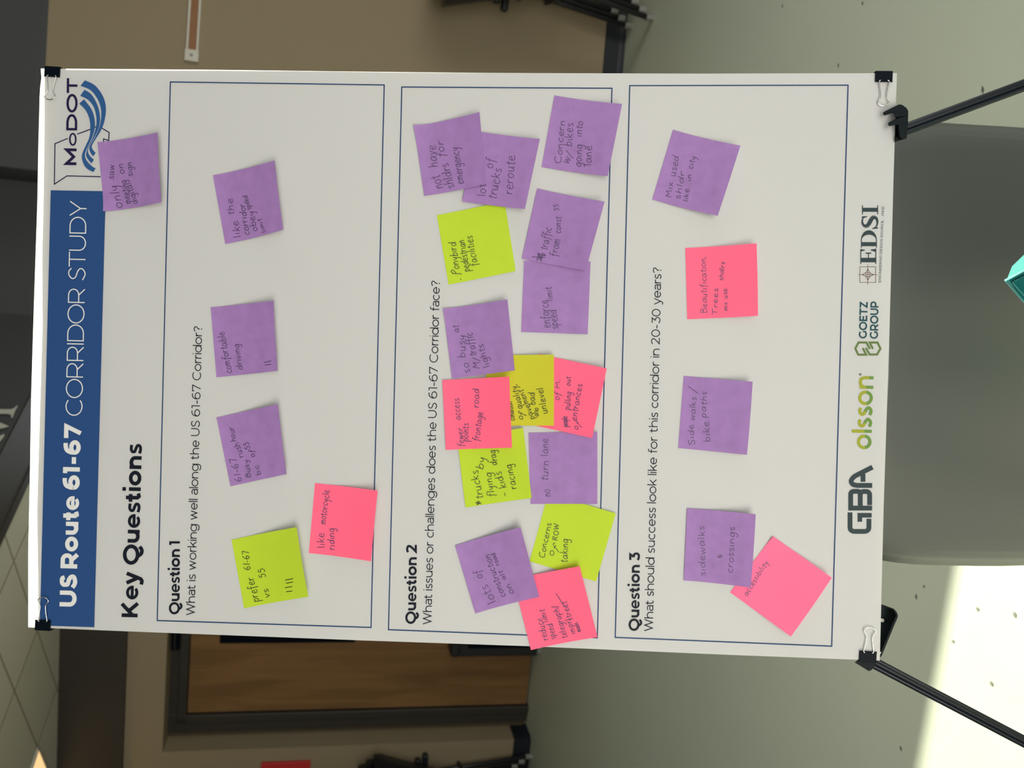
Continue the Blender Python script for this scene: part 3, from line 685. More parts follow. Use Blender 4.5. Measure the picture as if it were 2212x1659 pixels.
# ------------------------------------------------------------------ handwriting (single strokes, x-height 1)
HW = {
 'a': (1.0, [[(.75, .85), (.45, 1), (.1, .6), (.2, .05), (.5, .1), (.75, .6), (.78, .9), (.8, .2), (.97, .02)]]),
 'b': (.9, [[(.1, 1.9), (.1, 0)], [(.1, .5), (.4, .95), (.75, .6), (.55, .05), (.1, .1)]]),
 'c': (.8, [[(.7, .85), (.4, 1), (.08, .5), (.35, 0), (.75, .15)]]),
 'd': (1.0, [[(.7, .8), (.4, .95), (.08, .5), (.3, 0), (.65, .3), (.8, 1.0), (.86, 1.9)], [(.86, 1.9), (.8, .3), (.92, 0)]]),
 'e': (.85, [[(.1, .5), (.6, .6), (.6, .95), (.3, 1), (.08, .5), (.3, 0), (.85, .2)]]),
 'f': (.7, [[(.75, 1.6), (.5, 1.9), (.35, 1.5), (.3, 0), (.25, -.6)], [(.05, .95), (.65, 1.0)]]),
 'g': (.9, [[(.7, .85), (.4, 1), (.08, .5), (.3, .05), (.65, .4), (.75, .95), (.7, -.5), (.4, -.9), (.1, -.6)]]),
 'h': (.85, [[(.1, 1.9), (.1, 0)], [(.1, .5), (.4, 1), (.65, .8), (.7, 0)]]),
 'i': (.35, [[(.12, 1), (.14, 0)]]), 'j': (.4, [[(.2, 1), (.2, -.6), (0, -.8)]]),
 'k': (.8, [[(.1, 1.9), (.1, 0)], [(.65, 1.05), (.12, .45), (.25, .5), (.72, 0)]]),
 'l': (.35, [[(.12, 1.9), (.14, 0)]]),
 'm': (1.15, [[(.08, 1), (.1, 0)], [(.1, .6), (.35, 1), (.5, .8), (.5, 0)], [(.5, .6), (.75, 1), (.92, .8), (.97, 0)]]),
 'n': (.85, [[(.08, 1), (.1, 0)], [(.1, .5), (.4, 1), (.62, .8), (.7, .0)]]),
 'o': (.85, [[(.42, 1), (.1, .7), (.12, .2), (.4, 0), (.7, .3), (.68, .8), (.36, 1.0)]]),
 'p': (.85, [[(.1, 1), (.08, -.9)], [(.1, .6), (.4, 1), (.7, .65), (.5, .1), (.1, .15)]]),
 'q': (.9, [[(.7, .85), (.4, 1), (.1, .5), (.35, .0), (.7, .5), (.72, 1), (.75, -.9)]]),
 'r': (.65, [[(.08, 1), (.1, 0)], [(.1, .5), (.3, .9), (.62, .95)]]),
 's': (.7, [[(.6, .9), (.35, 1), (.12, .75), (.55, .35), (.5, .05), (.08, .1)]]),
 't': (.6, [[(.3, 1.6), (.3, .1), (.55, .05)], [(.02, 1.0), (.62, 1.08)]]),
 'u': (.9, [[(.08, 1), (.12, .2), (.4, 0), (.65, .4), (.68, 1), (.7, .1), (.84, 0)]]),
 'v': (.75, [[(.05, 1), (.35, 0)], [(.35, 0), (.68, 1)]]),
 'w': (1.1, [[(.05, 1), (.25, .02), (.5, .85), (.75, .02), (1.0, 1)]]),
 'x': (.75, [[(.05, 1), (.65, 0)], [(.65, 1), (.05, 0)]]),
 'y': (.8, [[(.08, 1), (.2, .4), (.5, .4), (.65, 1)], [(.68, 1), (.5, -.6), (.2, -.9)]]),
 'B': (1.1, [[(.1, 1.9), (.1, 0)], [(.1, 1.85), (.7, 1.75), (.7, 1.2), (.15, 1.0)], [(.15, 1.0), (.9, .8), (.8, .1), (.05, .05)]]),
 'C': (1.3, [[(1.1, 1.6), (.7, 1.9), (.15, 1.2), (.4, .1), (1.2, .2)]]),
 'M': (1.3, [[(.1, 0), (.2, 1.8)], [(.2, 1.8), (.6, .7)], [(.6, .7), (1.0, 1.8)], [(1.0, 1.8), (1.15, 0)]]),
 'R': (1.2, [[(.1, 1.8), (.1, 0)], [(.1, 1.75), (.8, 1.7), (.75, 1.1), (.15, .9)], [(.3, .9), (1.0, 0)]]),
 'O': (1.4, [[(.7, 1.8), (.15, 1.2), (.3, .1), (.9, .1), (1.2, 1.0), (.65, 1.8)]]),
 'W': (1.6, [[(.05, 1.8), (.35, .05), (.75, 1.3), (1.05, .05), (1.5, 1.8)]]),
 'S': (1.1, [[(1.0, 1.7), (.5, 1.9), (.15, 1.4), (.85, .6), (.7, .05), (.05, .15)]]),
 'T': (1.2, [[(.0, 1.8), (1.15, 1.85)], [(.55, 1.8), (.5, 0)]]),
 'P': (1.1, [[(.2, 1.7), (.1, -.5)], [(.1, 1.2), (.6, 1.9), (.95, 1.3), (.2, .7)]]),
 '1': (.4, [[(.15, 1.7), (.15, 0)]]), '6': (1.0, [[(.7, 1.7), (.2, 1.0), (.1, .4), (.4, 0), (.75, .3), (.6, .75), (.15, .5)]]),
 '7': (1.0, [[(.05, 1.6), (.8, 1.7)], [(.8, 1.7), (.35, 0)]]), '5': (1.0, [[(.8, 1.7), (.25, 1.65)], [(.25, 1.65), (.2, 1.0), (.7, .95), (.75, .35), (.4, 0), (.05, .15)]]),
 '-': (.6, [[(.1, .55), (.5, .55)]]), '/': (.6, [[(.05, -.3), (.55, 1.9)]]), ',': (.3, [[(.15, .2), (.05, -.3)]]), '.': (.3, [[(.1, .05), (.15, 0)]]),
 '&': (1.0, [[(.2, 1.5), (.2, .3), (.7, .1)], [(.75, 1.0), (.15, .6), (.3, .1), (.8, .6)], [(.0, 1.1), (.5, 1.2)]]),
 '*': (1.0, [[(.1, .1), (.8, 1.2)], [(.1, .8), (.8, .5)], [(.3, 1.2), (.5, 0)], [(.2, .3), (.7, 1.0), (.8, .3), (.2, .9)]]),
}
def invbil(p, Q):
    """(s, t) of a pixel inside a note's four corners TL, TR, BR, BL"""
    s = t = .5
    for _ in range(12):
        x = [(1 - t) * ((1 - s) * Q[0][k] + s * Q[1][k]) + t * ((1 - s) * Q[3][k] + s * Q[2][k]) - p[k] for k in (0, 1)]
        a = [(1 - t) * (Q[1][k] - Q[0][k]) + t * (Q[2][k] - Q[3][k]) for k in (0, 1)]
        c = [(1 - s) * (Q[3][k] - Q[0][k]) + s * (Q[2][k] - Q[1][k]) for k in (0, 1)]
        D = a[0] * c[1] - a[1] * c[0]
        s -= (x[0] * c[1] - x[1] * c[0]) / D; t -= (a[0] * x[1] - a[1] * x[0]) / D
    return s, t
def note(label, corners, m, words, crop, base=.0005, lift=.010, marks=(), corner=None, ink=None, xcrop=None, pen=1.5):
    """corners TL, TR, BR, BL in pixels; words (text, start, end, x-height) in crop coordinates (x0, y0, scale)"""
    x0, y0, sc = crop
    TL, TR, BR, BL = corners
    p0, p1 = pl(TL, base), pl(TR, base)
    b0, b1 = pl(BL, base + lift) - PN * lift, pl(BR, base + lift) - PN * lift
    def surf(s, t, e=0.0):
        P = (p0 * (1 - s) + p1 * s) * (1 - t) + (b0 * (1 - s) + b1 * s) * t
        n = lift * max(t - .12, 0) ** 1.7 / .88 ** 1.7 + .0012 * math.sin(math.pi * s) * t * (lift / .01)
        if corner:
            for (cs, ct, h) in corner:
                d = max(0, 1 - math.hypot((s - cs), (t - ct)) / .3); n += h * d * d
        px = [(1 - t) * ((1 - s) * TL[k] + s * TR[k]) + t * ((1 - s) * BL[k] + s * BR[k]) for k in (0, 1)]
        return P + PN * (n + e + wave(px))
    o = thing('sticky_note', label, 'sticky note', surf(.5, 0), 'sticky notes on the poster')
    g = MB().grid([[surf(i / 14, j / 16) for i in range(15)] for j in range(17)])
    sh = g.out('note_sheet', m, o, smooth=True, fix=False)
    V = []; F = []
    def put(P, w, k=5):
        nonlocal V, F
        b = len(V); v, f = ribbon(catmull(P, k), w)
        for q in v:
            s, t = invbil(q, corners); V.append(surf(s, t, .00022))
        F.extend(tuple(b + i for i in q) for q in f)
    R = random.Random(label)
    for wd in words:
        txt, a, c, xh = wd[:4]
        if len(wd) > 4: X0, Y0, S = wd[4]
        else: X0, Y0, S = crop
        A = (X0 + a[0] * S, Y0 + a[1] * S); C = (X0 + c[0] * S, Y0 + c[1] * S); h = xh * S
        tot = sum(HW[ch][0] + .12 for ch in txt) - .12
        L = math.hypot(C[0] - A[0], C[1] - A[1]); d = ((C[0] - A[0]) / L, (C[1] - A[1]) / L); up = (d[1], -d[0]); k = L / tot; x = 0
        for ch in txt:
            wdt, st = HW[ch]; j = R.uniform(-.08, .08); sk = R.uniform(-.02, .12)
            for S_ in st:
                S_ = [(u, 1 + (v - 1) * .78 if v > 1 else (v * .85 if v < 0 else v)) for u, v in S_]
                put([(A[0] + d[0] * (x + u + sk * v) * k + up[0] * (v + j) * h, A[1] + d[1] * (x + u + sk * v) * k + up[1] * (v + j) * h) for u, v in S_], pen)
            x += wdt + .12
    writing = mk('handwriting', V, F, ink or (M_ink2 if m in (M_lime, M_mustard) else M_ink), o)
    for M_ in marks:
        V = []; F = []
        put([(x0 + q[0] * sc, y0 + q[1] * sc) for q in M_], pen + .2)
        mk('pen_mark', V, F, M_ink2 if m is M_lime else M_ink, o)
    return o
c_a = (60, 130, .211); c_b = (440, 320, .1326); c_c = (440, 630, .12055); c_d = (450, 860, .12055); c_e = (480, 1020, .1868); c_f = (880, 190, .217); c_g = (920, 400, .199)
c_h = (940, 640, .1929); c_i = (970, 900, .1673); c_j = (970, 1080, .1989); c_k = (1390, 260, .2652); c_l = (1440, 800, .12055); c_m = (1450, 1090, .1808)
note('purple sticky note overlapping the blue wave logo, reading only saw meeting on', [(225, 457), (209.8, 306.8), (339, 285), (347, 436)], M_purple,
     [('only', (960, 1500), (905, 1265), 55), ('saw', (865, 1215), (875, 1065), 38), ('meeting', (1040, 1455), (990, 1215), 42), ('on', (975, 1155), (962, 1045), 40), ('digital', (1112, 1455), (1035, 1240), 40), ('sign', (1060, 1180), (1050, 1030), 38)], c_a, lift=.012, corner=[(0, 0, .003)])
note('purple sticky note in the Question 1 box reading like the corridor, obey speed limit', [(486, 527), (458.6, 377.7), (593, 346), (612, 496)], M_purple,
     [('like', (590, 1440), (545, 1165), 72), ('the', (480, 1080), (455, 805), 62), ('corridor,', (735, 1400), (645, 855), 66), ('obey', (865, 1340), (800, 1010), 66), ('speed', (765, 985), (690, 750), 50), ('limit', (1005, 1350), (920, 1135), 46)], c_b, lift=.012)
note('purple sticky note reading comfortable driving with two tally strokes', [(467, 815), (454.5, 663.5), (590.7, 649), (599.4, 801)], M_purple,
     [('comfortable', (490, 1455), (355, 710), 76), ('driving', (680, 1395), (612, 930), 66)], c_c, lift=.011, marks=[[(1085, 1315), (1205, 1300)], [(1070, 1272), (1205, 1238)]])
note('purple sticky note reading 61-67 busy rush hour', [(496.4, 1051), (466.6, 901.6), (599.5, 873), (618, 1024.5)], M_purple,
     [('61-67', (592, 1495), (470, 1050), 78), ('Busy', (745, 1430), (690, 1110), 50), ('rush', (612, 1055), (522, 790), 66), ('hour', (482, 770), (425, 510), 62), ('bc', (925, 1375), (880, 1200), 55), ('of', (812, 1060), (800, 930), 60), ('55', (735, 910), (700, 780), 62)], c_d, lift=.011)
note('lime green sticky note reading prefer 61-67 vs 55, with four tally strokes', [(527, 1314.6), (499, 1166.6), (640.3, 1139), (666.4, 1289)], M_lime,
     [('prefer', (425, 1500), (350, 1215), 55), ('61-67', (315, 1135), (300, 905), 50), ('vs', (545, 1455), (518, 1350), 45), ('55', (500, 1220), (475, 1110), 48)], c_e, lift=.011,
     marks=[[(735, 1388), (810, 1378)], [(722, 1342), (810, 1325)], [(735, 1290), (820, 1270)], [(723, 1253), (820, 1232)]])
note('pink sticky note on the edge of the Question 1 box reading like motorcycle riding', [(667, 1194.7), (680, 1044), (816, 1060), (802, 1212.4)], M_pink,
     [('like', (1180, 880), (1180, 705), 52), ('motorcycle', (1190, 610), (1238, 210), 48), ('riding', (1298, 905), (1290, 650), 50)], c_e, lift=.010)
# Question 2 cluster, lowest sheets first
note('lime green sticky note reading pony bird pedestrian facilities', [(968.8, 615), (943.5, 464.7), (1090, 435), (1114, 585)], M_lime,
     [('-', (412, 1027), (405, 1000), 50), ('Ponybird', (370, 965), (322, 610), 52), ('pedestrian', (480, 930), (415, 590), 48), ('facilities', (560, 870), (500, 545), 50)], c_g, base=.0005, lift=.0022)
note('purple sticky note half hidden by its neighbour, reading trucks reroute', [(998, 434.6), (1030, 283), (1166.4, 300), (1134, 451.5)], M_purple,
     [('lot', (780, 1075), (778, 950), 52), ('of', (850, 800), (870, 700), 55), ('trucks', (885, 1110), (940, 800), 55), ('reroute', (1045, 1060), (1075, 670), 58)], c_f, base=.0034, lift=.008)
note('purple sticky note with a curled corner reading not have shldrs for emergency', [(916, 423), (894, 272), (1035.6, 241), (1049, 397)], M_purple,
     [('not', (355, 985), (315, 855), 62), ('have', (300, 775), (275, 560), 58), ('shldrs', (468, 985), (405, 735), 55), ('for', (375, 680), (358, 515), 52), ('emergency', (562, 945), (505, 580), 48)], c_f, base=.0008, lift=.011, corner=[(1, 0, .004)])
note('purple sticky note reading concern w/ bikes going into lane', [(1169.7, 361), (1197.5, 206), (1343.7, 225), (1312.5, 381)], M_purple,
     [('Concern', (1530, 755), (1570, 320), 40), ('w/', (1600, 755), (1655, 660), 52), ('bikes', (1640, 580), (1655, 345), 50), ('going', (1735, 785), (1745, 560), 46), ('into', (1740, 485), (1750, 325), 42), ('lane', (1835, 775), (1838, 575), 46)], c_f, lift=.010)
note('purple sticky note tucked under its upper neighbour, reading enforce speed limit', [(1125.6, 716.8), (1132, 562.8), (1275.8, 565), (1269.6, 721.8)], M_purple,
     [('enforce', (1355, 1545), (1325, 1240), 58), ('speed', (1440, 1555), (1412, 1345), 54), ('limit', (1380, 1255), (1362, 1100), 46)], c_g, base=.0005, lift=.003)
note('purple sticky note with a scribble, reading traffic from const. 55', [(1127, 558.6), (1160.4, 407), (1306, 435.8), (1265.3, 584)], M_purple,
     [('traffic', (1320, 705), (1368, 460), 52), ('from', (1425, 775), (1462, 585), 52), ('const.', (1470, 520), (1472, 320), 44), ('55', (1445, 275), (1442, 200), 36)], c_g, base=.0012, lift=.011,
     marks=[[(1150, 775), (1295, 780)], [(1205, 820), (1230, 735), (1255, 825), (1225, 740), (1265, 800)], [(1210, 740), (1300, 760), (1265, 735), (1260, 790)], [(1215, 800), (1290, 750)]])
note('purple sticky note reading so busy at m/ traffic lights', [(976, 818), (957.7, 667), (1096, 646.8), (1112, 800)], M_purple,
     [('so', (390, 855), (372, 740), 52), ('busy', (340, 685), (332, 430), 52), ('at', (265, 400), (262, 320), 45), ('M/', (500, 810), (500, 690), 46), ('traffic', (460, 660), (412, 400), 50), ('lights', (615, 785), (535, 530), 45)], c_h, base=.0012, lift=.011, corner=[(1, 0, .003)])
note('lime green sticky note with an asterisk reading trucks flying by, kids drag racing', [(1005.5, 1096.6), (987, 945), (1130, 924.6), (1148.5, 1076)], M_lime,
     [('*', (425, 1135), (400, 1080), 60), ('trucks', (440, 1060), (370, 690), 62), ('flying', (592, 1035), (545, 720), 58), ('by', (440, 690), (470, 530), 60), ('-', (760, 1035), (745, 970), 60), ('kids', (742, 915), (670, 705), 60), ('drag', (625, 625), (600, 430), 56), ('racing', (877, 930), (805, 610), 58)], c_i, base=.0014, lift=.0065)
note('pink sticky note in the middle of the cluster reading fewer access points, frontage road', [(963, 972), (955.4, 821), (1100, 813.6), (1106, 967.4)], M_pink,
     [('fewer', (190, 390), (175, 145), 48, c_i), ('access', (287, 1385), (268, 1140), 46), ('points', (372, 1630), (375, 1425), 48), ('-', (365, 385), (360, 370), 30, c_i), ('frontage', (490, 1630), (540, 1300), 46), ('road', (487, 1250), (492, 1035), 46)], c_h, base=.0022, lift=.013)
note('yellow-green sticky note squeezed between two pink ones, reading pavement also bad, unlevel', [(1050, 920), (1050, 767), (1196.6, 766), (1196.5, 919.7)], M_mustard,
     [('condition', (895, 1390), (862, 1180), 40), ('of', (980, 1390), (1010, 1310), 46), ('quality,', (985, 1255), (910, 985), 44), ('pavement', (1115, 1370), (985, 1040), 38), ('also', (1160, 1345), (1155, 1250), 38), ('bad', (1120, 1215), (1112, 1075), 46), ('unlevel', (1262, 1310), (1205, 1020), 46)], c_h, base=.0014, lift=.007)
note('pink sticky note on the edge of the Question 2 box reading pulling out of entrances', [(1134, 915), (1165.7, 764.4), (1310.8, 796), (1279, 946.4)], M_pink,
     [('lots', (1330, 1420), (1330, 1300), 40), ('of', (1390, 1170), (1410, 1085), 42), ('M,', (1395, 1035), (1400, 930), 28), ('people', (1490, 1465), (1482, 1345), 40), ('pulling', (1510, 1275), (1532, 1075), 42), ('out', (1512, 1005), (1520, 905), 34), ('of', (1590, 1500), (1640, 1440), 46), ('entrances', (1582, 1400), (1650, 985), 42)], c_h, base=.0006, lift=.010)
note('purple sticky note with one line of writing, no turn lane', [(1146, 1089), (1141.5, 935), (1290.4, 933), (1290.4, 1088.7)], M_purple,
     [('no', (1315, 1030), (1302, 935), 66), ('turn', (1270, 835), (1290, 570), 60), ('lane', (1280, 510), (1280, 285), 58)], c_i, base=.0006, lift=.004)
note('lime green sticky note reading concerns of ROW taking', [(1144, 1213), (1184, 1066), (1330, 1109), (1287.6, 1256.4)], M_lime,
     [('Concerns', (1035, 640), (1115, 255), 40), ('of', (1120, 620), (1200, 530), 50), ('ROW', (1182, 445), (1195, 260), 34), ('taking', (1282, 685), (1300, 425), 48)], c_j, base=.0004, lift=.0028)
note('pink sticky note hanging past the left edge of the poster, reading reduce speed limit', [(1147, 1405), (1108.6, 1252), (1252.4, 1223.6), (1291, 1376.4)], M_pink,
     [('reduce', (1078, 1525), (1012, 1285), 46), ('speed', (1165, 1515), (1125, 1345), 42), ('limit', (1082, 1325), (1037, 1190), 40), ('telegraph/', (1292, 1500), (1180, 1150), 42), ('imprl', (1380, 1455), (1315, 1290), 38), ('main', (1437, 1430), (1400, 1330), 34), ('street', (1345, 1310), (1275, 1100), 38)], c_j, base=.0018, lift=.009, marks=[[(1165, 1020), (1210, 1090), (1255, 1170)]])
note('purple sticky note tilted over a pink one, reading lots of construction on alt road', [(1026.7, 1326), (983, 1178.5), (1124.5, 1139), (1165, 1290)], M_purple,
     [('lots', (510, 1115), (415, 915), 58), ('of', (365, 850), (335, 760), 50), ('construction', (615, 1055), (435, 590), 44), ('on', (710, 1020), (662, 910), 42), ('alt', (620, 865), (580, 770), 30), ('road', (550, 710), (495, 575), 32)], c_j, base=.0014, lift=.011)
# Question 3
note('purple sticky note reading mix used shoulder like in city', [(1409, 431), (1453.7, 280), (1600, 313.8), (1551, 465.5)], M_purple,
     [('Mix', (232, 625), (245, 500), 30), ('used', (262, 455), (295, 290), 34), ('shldr', (307, 640), (345, 415), 30), ('like', (372, 660), (380, 550), 26), ('in', (397, 490), (400, 435), 26), ('city', (405, 395), (435, 290), 28)], c_k, lift=.012)
note('pink sticky note reading beautification, trees, mix use', [(1484.7, 689.6), (1480.7, 535.3), (1635.3, 525), (1638, 682)], M_pink,
     [('Beautification,', (525, 1565), (512, 1105), 32), ('Trees', (608, 1585), (615, 1365), 26), ('mix', (692, 1550), (692, 1480), 22), ('use', (690, 1450), (685, 1365), 24), ('shdlrs', (655, 1305), (672, 1150), 24)], c_k, lift=.010)
note('purple sticky note reading side walks / bike paths', [(1464.7, 967.8), (1476.8, 812), (1626, 824.5), (1613.6, 982.6)], M_purple,
     [('Side', (512, 1340), (485, 970), 68), ('walks', (510, 905), (537, 480), 70), ('bike', (797, 1285), (762, 910), 75), ('paths', (712, 850), (732, 380), 66)], c_l, lift=.010, marks=[[(390, 285), (480, 350), (575, 415)]])
note('rose pink sticky note tilted under a purple one, reading accessibility', [(1577.5, 1280.4), (1669.7, 1158.3), (1798, 1248.6), (1709, 1376)], M_hotpink,
     [('accessibility', (915, 1105), (1172, 705), 42)], c_m, base=.0005, lift=.009, corner=[(1, 0, .002)])
note('purple sticky note over a rose pink one, reading sidewalks & crossings', [(1477, 1254), (1484, 1098), (1633, 1111), (1622.7, 1270.4)], M_purple,
     [('sidewalks', (420, 865), (402, 255), 50), ('&', (617, 645), (615, 590), 40), ('crossings', (742, 830), (770, 270), 48)], c_m, base=.0014, lift=.010)

# ------------------------------------------------------------------ binder clips
def clip_matrix(p, n, ang, inward):
    """spine centre at pixel p; inward = +1: handles point along -u (clip on the right edge), -1: along +u"""
    x = (-PU * inward) * math.cos(ang) + PV * math.sin(ang); x.normalize(); y = PN.cross(x)
    P = pl(p, n); return Matrix(((x.x, y.x, PN.x, P.x), (x.y, y.y, PN.y, P.y), (x.z, y.z, PN.z, P.z), (0, 0, 0, 1)))
def local(name, mb, m, parent, smooth=False):
    me = bpy.data.meshes.new(name); me.from_pydata([tuple(v) for v in mb.v], [], mb.f)
    bm = bmesh.new(); bm.from_mesh(me); bmesh.ops.recalc_face_normals(bm, faces=bm.faces); bm.to_mesh(me); bm.free()
    if smooth: me.polygons.foreach_set('use_smooth', [True] * len(me.polygons))
    me.materials.append(m); o = bpy.data.objects.new(name, me); COL.objects.link(o); o.parent = parent; return o
def copy_tree(o, parent=None):
    c = o.copy(); COL.objects.link(c); c.parent = parent
    for ch in [x for x in bpy.data.objects if x.parent == o]: copy_tree(ch, c)
    return c
cl = thing('binder_clip', 'black binder clip at the top right corner of the poster, gloss catching light', 'binder clip', (0, 0, 0), 'binder clips on the poster corners')
zc, hw = -0.0035, 0.0088
body = MB()
prof = [(-.0006, zc + .0052), (.0098, zc + .0049), (.0104, zc + .0058), (.0104, zc + .0064), (.0094, zc + .0062), (.0092, zc + .0056), (-.0012, zc + .0060),
        (-.0012, zc - .0060), (.0092, zc - .0056), (.0094, zc - .0062), (.0104, zc - .0064), (.0104, zc - .0058), (.0098, zc - .0049), (-.0006, zc - .0052)]
body.prism(prof, lambda p: Vector((p[0], -hw, p[1])), lambda p: Vector((p[0], hw, p[1])))
lip = MB()
bo = local('clip_body', body, M_clip, cl); bevel(bo, .0003)
for sgn in (1, -1):
    w = MB(); z0 = zc + sgn * .0063
    pts = [(.0088, -.0035), (.0096, -.0050), (.0120, -.0048), (.020, -.0034), (.0262, -.0031), (.0290, -.0046), (.0312, -.0058), (.0330, -.0054), (.0348, -.0030), (.0354, 0)]
    pts = catmull(pts, 4); pts = pts + [(x, -y) for x, y in pts[-2::-1]]
    w.tube([Vector((x, y, z0 + sgn * (x - .0088) * .015)) for x, y in pts], .00052, 8)
    local('wire_handle', w, M_wire, cl, True)
cl.matrix_world = clip_matrix((116, 147.5), 0, math.radians(3), 1)
for lab, p, a, inw in (('black binder clip at the bottom right corner of the poster, beside the easel hook', (1908, 157.5), 0.0, 1),
                       ('black binder clip at the top left corner of the poster, over the blue band', (94.5, 1358.5), math.radians(-1), -1),
                       ('black binder clip at the bottom left corner of the poster, touching the easel arm', (1872.5, 1426.5), math.radians(-2), -1)):
    c = copy_tree(cl); c['label'] = lab; c.matrix_world = clip_matrix(p, 0, a, inw)

# ------------------------------------------------------------------ the easel
ez = Vector((0, 0, 0))
RA, RB = pl((680, 752), -0.052), pl((1975, 272.2), -0.016)
LA, LB = pl((680, 798), -0.052), pl((1897, 1436.5), -0.016)
def ground(A, B): t = (0.012 - A.z) / (B.z - A.z); return A + (B - A) * t
RG, LG = ground(RA, RB), ground(LA, LB)
head = (RA + LA) / 2
easel = thing('easel', 'black metal tripod easel carrying the poster board, only its lower legs and hooks showing', 'easel', (head.x, head.y + 0.1, 0.0))
def lobes(a): return 0.72 + 0.30 * abs(math.cos(a * 3)) ** 0.6
def leg(A, G, name='leg'):
    b = MB(); d = (G - A).normalized(); b.tube([A - d * 0.02, A + (G - A) * 0.5, G], 0.0062, 36, prof=lobes)
    o = b.out(name, M_easel, easel, smooth=False)
    f = MB(); f.tube([G - d * 0.03, G + d * 0.006], [0.0085, 0.0095], 16); f.out('rubber_foot', M_easelp, o, smooth=True)
    return o
leg(RA, RG); leg(LA, LG)
back = head - PN * 0.02; BG = Vector((head.x + 0.03, head.y + 0.62, 0.012)); leg(back, BG)
hb = MB(); up = (RA - RG).normalized() + (LA - LG).normalized(); up.normalize()
hb.box(head - PN * 0.008 + up * 0.005, PU * 0.028, up * 0.03, PN * 0.012); bevel(hb.out('head_joint', M_easelp, easel), 0.004)
def slab(mb, poly, n0, n1): return mb.prism(poly, lambda p: pl(p, n0), lambda p: pl(p, n1))
# right hook: two fingers over the front, tray under the board, plate behind
hk = MB()
slab(hk, [(1907, 242.8), (1909.5, 250), (1930, 243.5), (1933, 254), (1961.5, 249.5), (1962, 240), (1958.5, 233.5), (1950, 227), (1942.5, 225)], 0.0045, 0.0105)
slab(hk, [(1917.8, 266), (1920, 273.2), (1936, 269), (1941, 270), (1960, 264), (1961.5, 248), (1934, 257)], 0.0045, 0.0105)
slab(hk, [(1940, 268), (1960, 262), (1958.5, 299), (1952, 301.5), (1943, 295)], 0.0045, 0.0105)
hook = hk.out('board_hook', M_easelp, easel); bevel(hook, .0010)
b = MB(); slab(b, [(1940, 226), (1950, 227), (1958.5, 233.5), (1962, 240), (1961.5, 262), (1958.5, 299), (1934, 306.5), (1933.8, 297), (1941.5, 292), (1940.5, 262)], -0.018, 0.0045); bevel(b.out('hook_tray', M_easelp, hook), .001)
b = MB(); slab(b, [(1915, 232), (1960, 240), (1958.5, 299), (1925, 309)], -0.019, -0.011); b.out('hook_plate', M_easelp, hook)
# left arm: an open channel folded behind the board corner
lk = MB()
slab(lk, [(1880, 1301), (1905, 1306), (1931, 1315.5), (1937.5, 1328), (1939.8, 1333), (1904, 1413), (1882, 1447), (1864, 1436)], -0.030, -0.027)
slab(lk, [(1936, 1327), (1940.5, 1330), (1905, 1416), (1882, 1449), (1878.5, 1446.5), (1900.5, 1413)], -0.030, -0.010)
slab(lk, [(1880, 1300), (1905, 1305.5), (1931, 1315), (1937, 1322), (1940.5, 1331), (1936, 1329.5), (1929, 1317.5), (1905, 1309), (1880, 1304)], -0.030, -0.010)
arm = lk.out('board_hook', M_easelp, easel); bevel(arm, .0008)
b = MB(); slab(b, [(1846, 1431), (1852, 1426.5), (1891.5, 1427.5), (1878, 1450.5)], -0.026, -0.0095); b.out('hook_end', M_easelp, arm)
b = MB(); b.tube([pl((1906, 1340), -0.027), pl((1906, 1340), -0.024)], 0.002, 10); b.out('rivet', M_wire, arm)

# ------------------------------------------------------------------ grey chair behind the easel
cp = proj(Vector((0, 0.80, 0.62)))
CH0 = onz((1900, 740), 0.0)
tilt = math.radians(9)
KN = Vector((0.02, -math.cos(tilt), math.sin(tilt) * -1)).normalized()      # face of the backrest towards the easel (leans over it at the top)
KP = hit((2000, 740), Vector((0, 0.835, 0)), Vector((0, 1, 0)))
chair = thing('plastic_chair', 'large grey plastic chair with a rounded backrest right behind the easel', 'chair', (KP.x, KP.y + 0.22, 0))
lefts = [(1876, 1130), (1878, 1160), (1883, 1180), (1892, 1192), (1907, 1202), (1950, 1216), (1990, 1227), (2040, 1234.5), (2100, 1237), (2212, 1239), (2300, 1238), (2400, 1232)]
rights = [(1876, 330), (1878, 306), (1883, 290), (1892, 277), (1907, 268), (1950, 257.5), (1990, 249), (2040, 242), (2100, 238.5), (2212, 246.5), (2300, 252), (2400, 262)]
KH = [hit((l[0], (l[1] + r[1]) / 2), KP, KN) for l, r in zip(lefts, rights)]
def kpt(x, s, extra=0.0):
    for i in range(len(lefts) - 1):
        if x <= lefts[i + 1][0] or i == len(lefts) - 2:
            k = (x - lefts[i][0]) / (lefts[i + 1][0] - lefts[i][0]); yl = lefts[i][1] + (lefts[i + 1][1] - lefts[i][1]) * k; yr = rights[i][1] + (rights[i + 1][1] - rights[i][1]) * k; break
    e = abs(2 * s - 1); q = 0.045 * e ** 2.2 + 0.02 * max(0, e - .93) / .07
    P = hit((x, yl + (yr - yl) * s), KP, KN); return P - KN * (q - extra)
xs = [1876, 1877, 1878, 1880, 1883, 1887, 1892, 1900, 1907, 1920, 1950, 1985, 2020, 2060, 2100, 2150, 2200, 2260, 2330, 2400]
def xtop(x, s):                                          # the top edge dips a little between its rounded corners
    return max(x, 1878 + 36 * (1 - abs(2 * s - 1) ** 6) + (x - 1876) * .12)
sh_ = MB().grid([[kpt(xtop(x, i / 40), i / 40) for i in range(41)] for x in xs]); bk_ = sh_.out('backrest', M_grey, chair, smooth=True); solid(bk_, .005, 1)
bot = [kpt(2400, i / 20) for i in range(21)]
seat = MB().grid([[P + Vector((0, d, z)) for P in bot] for d, z in ((0, 0), (.02, -.02), (.06, -.035), (.15, -.04), (.30, -.03), (.38, -.03), (.41, -.045))])
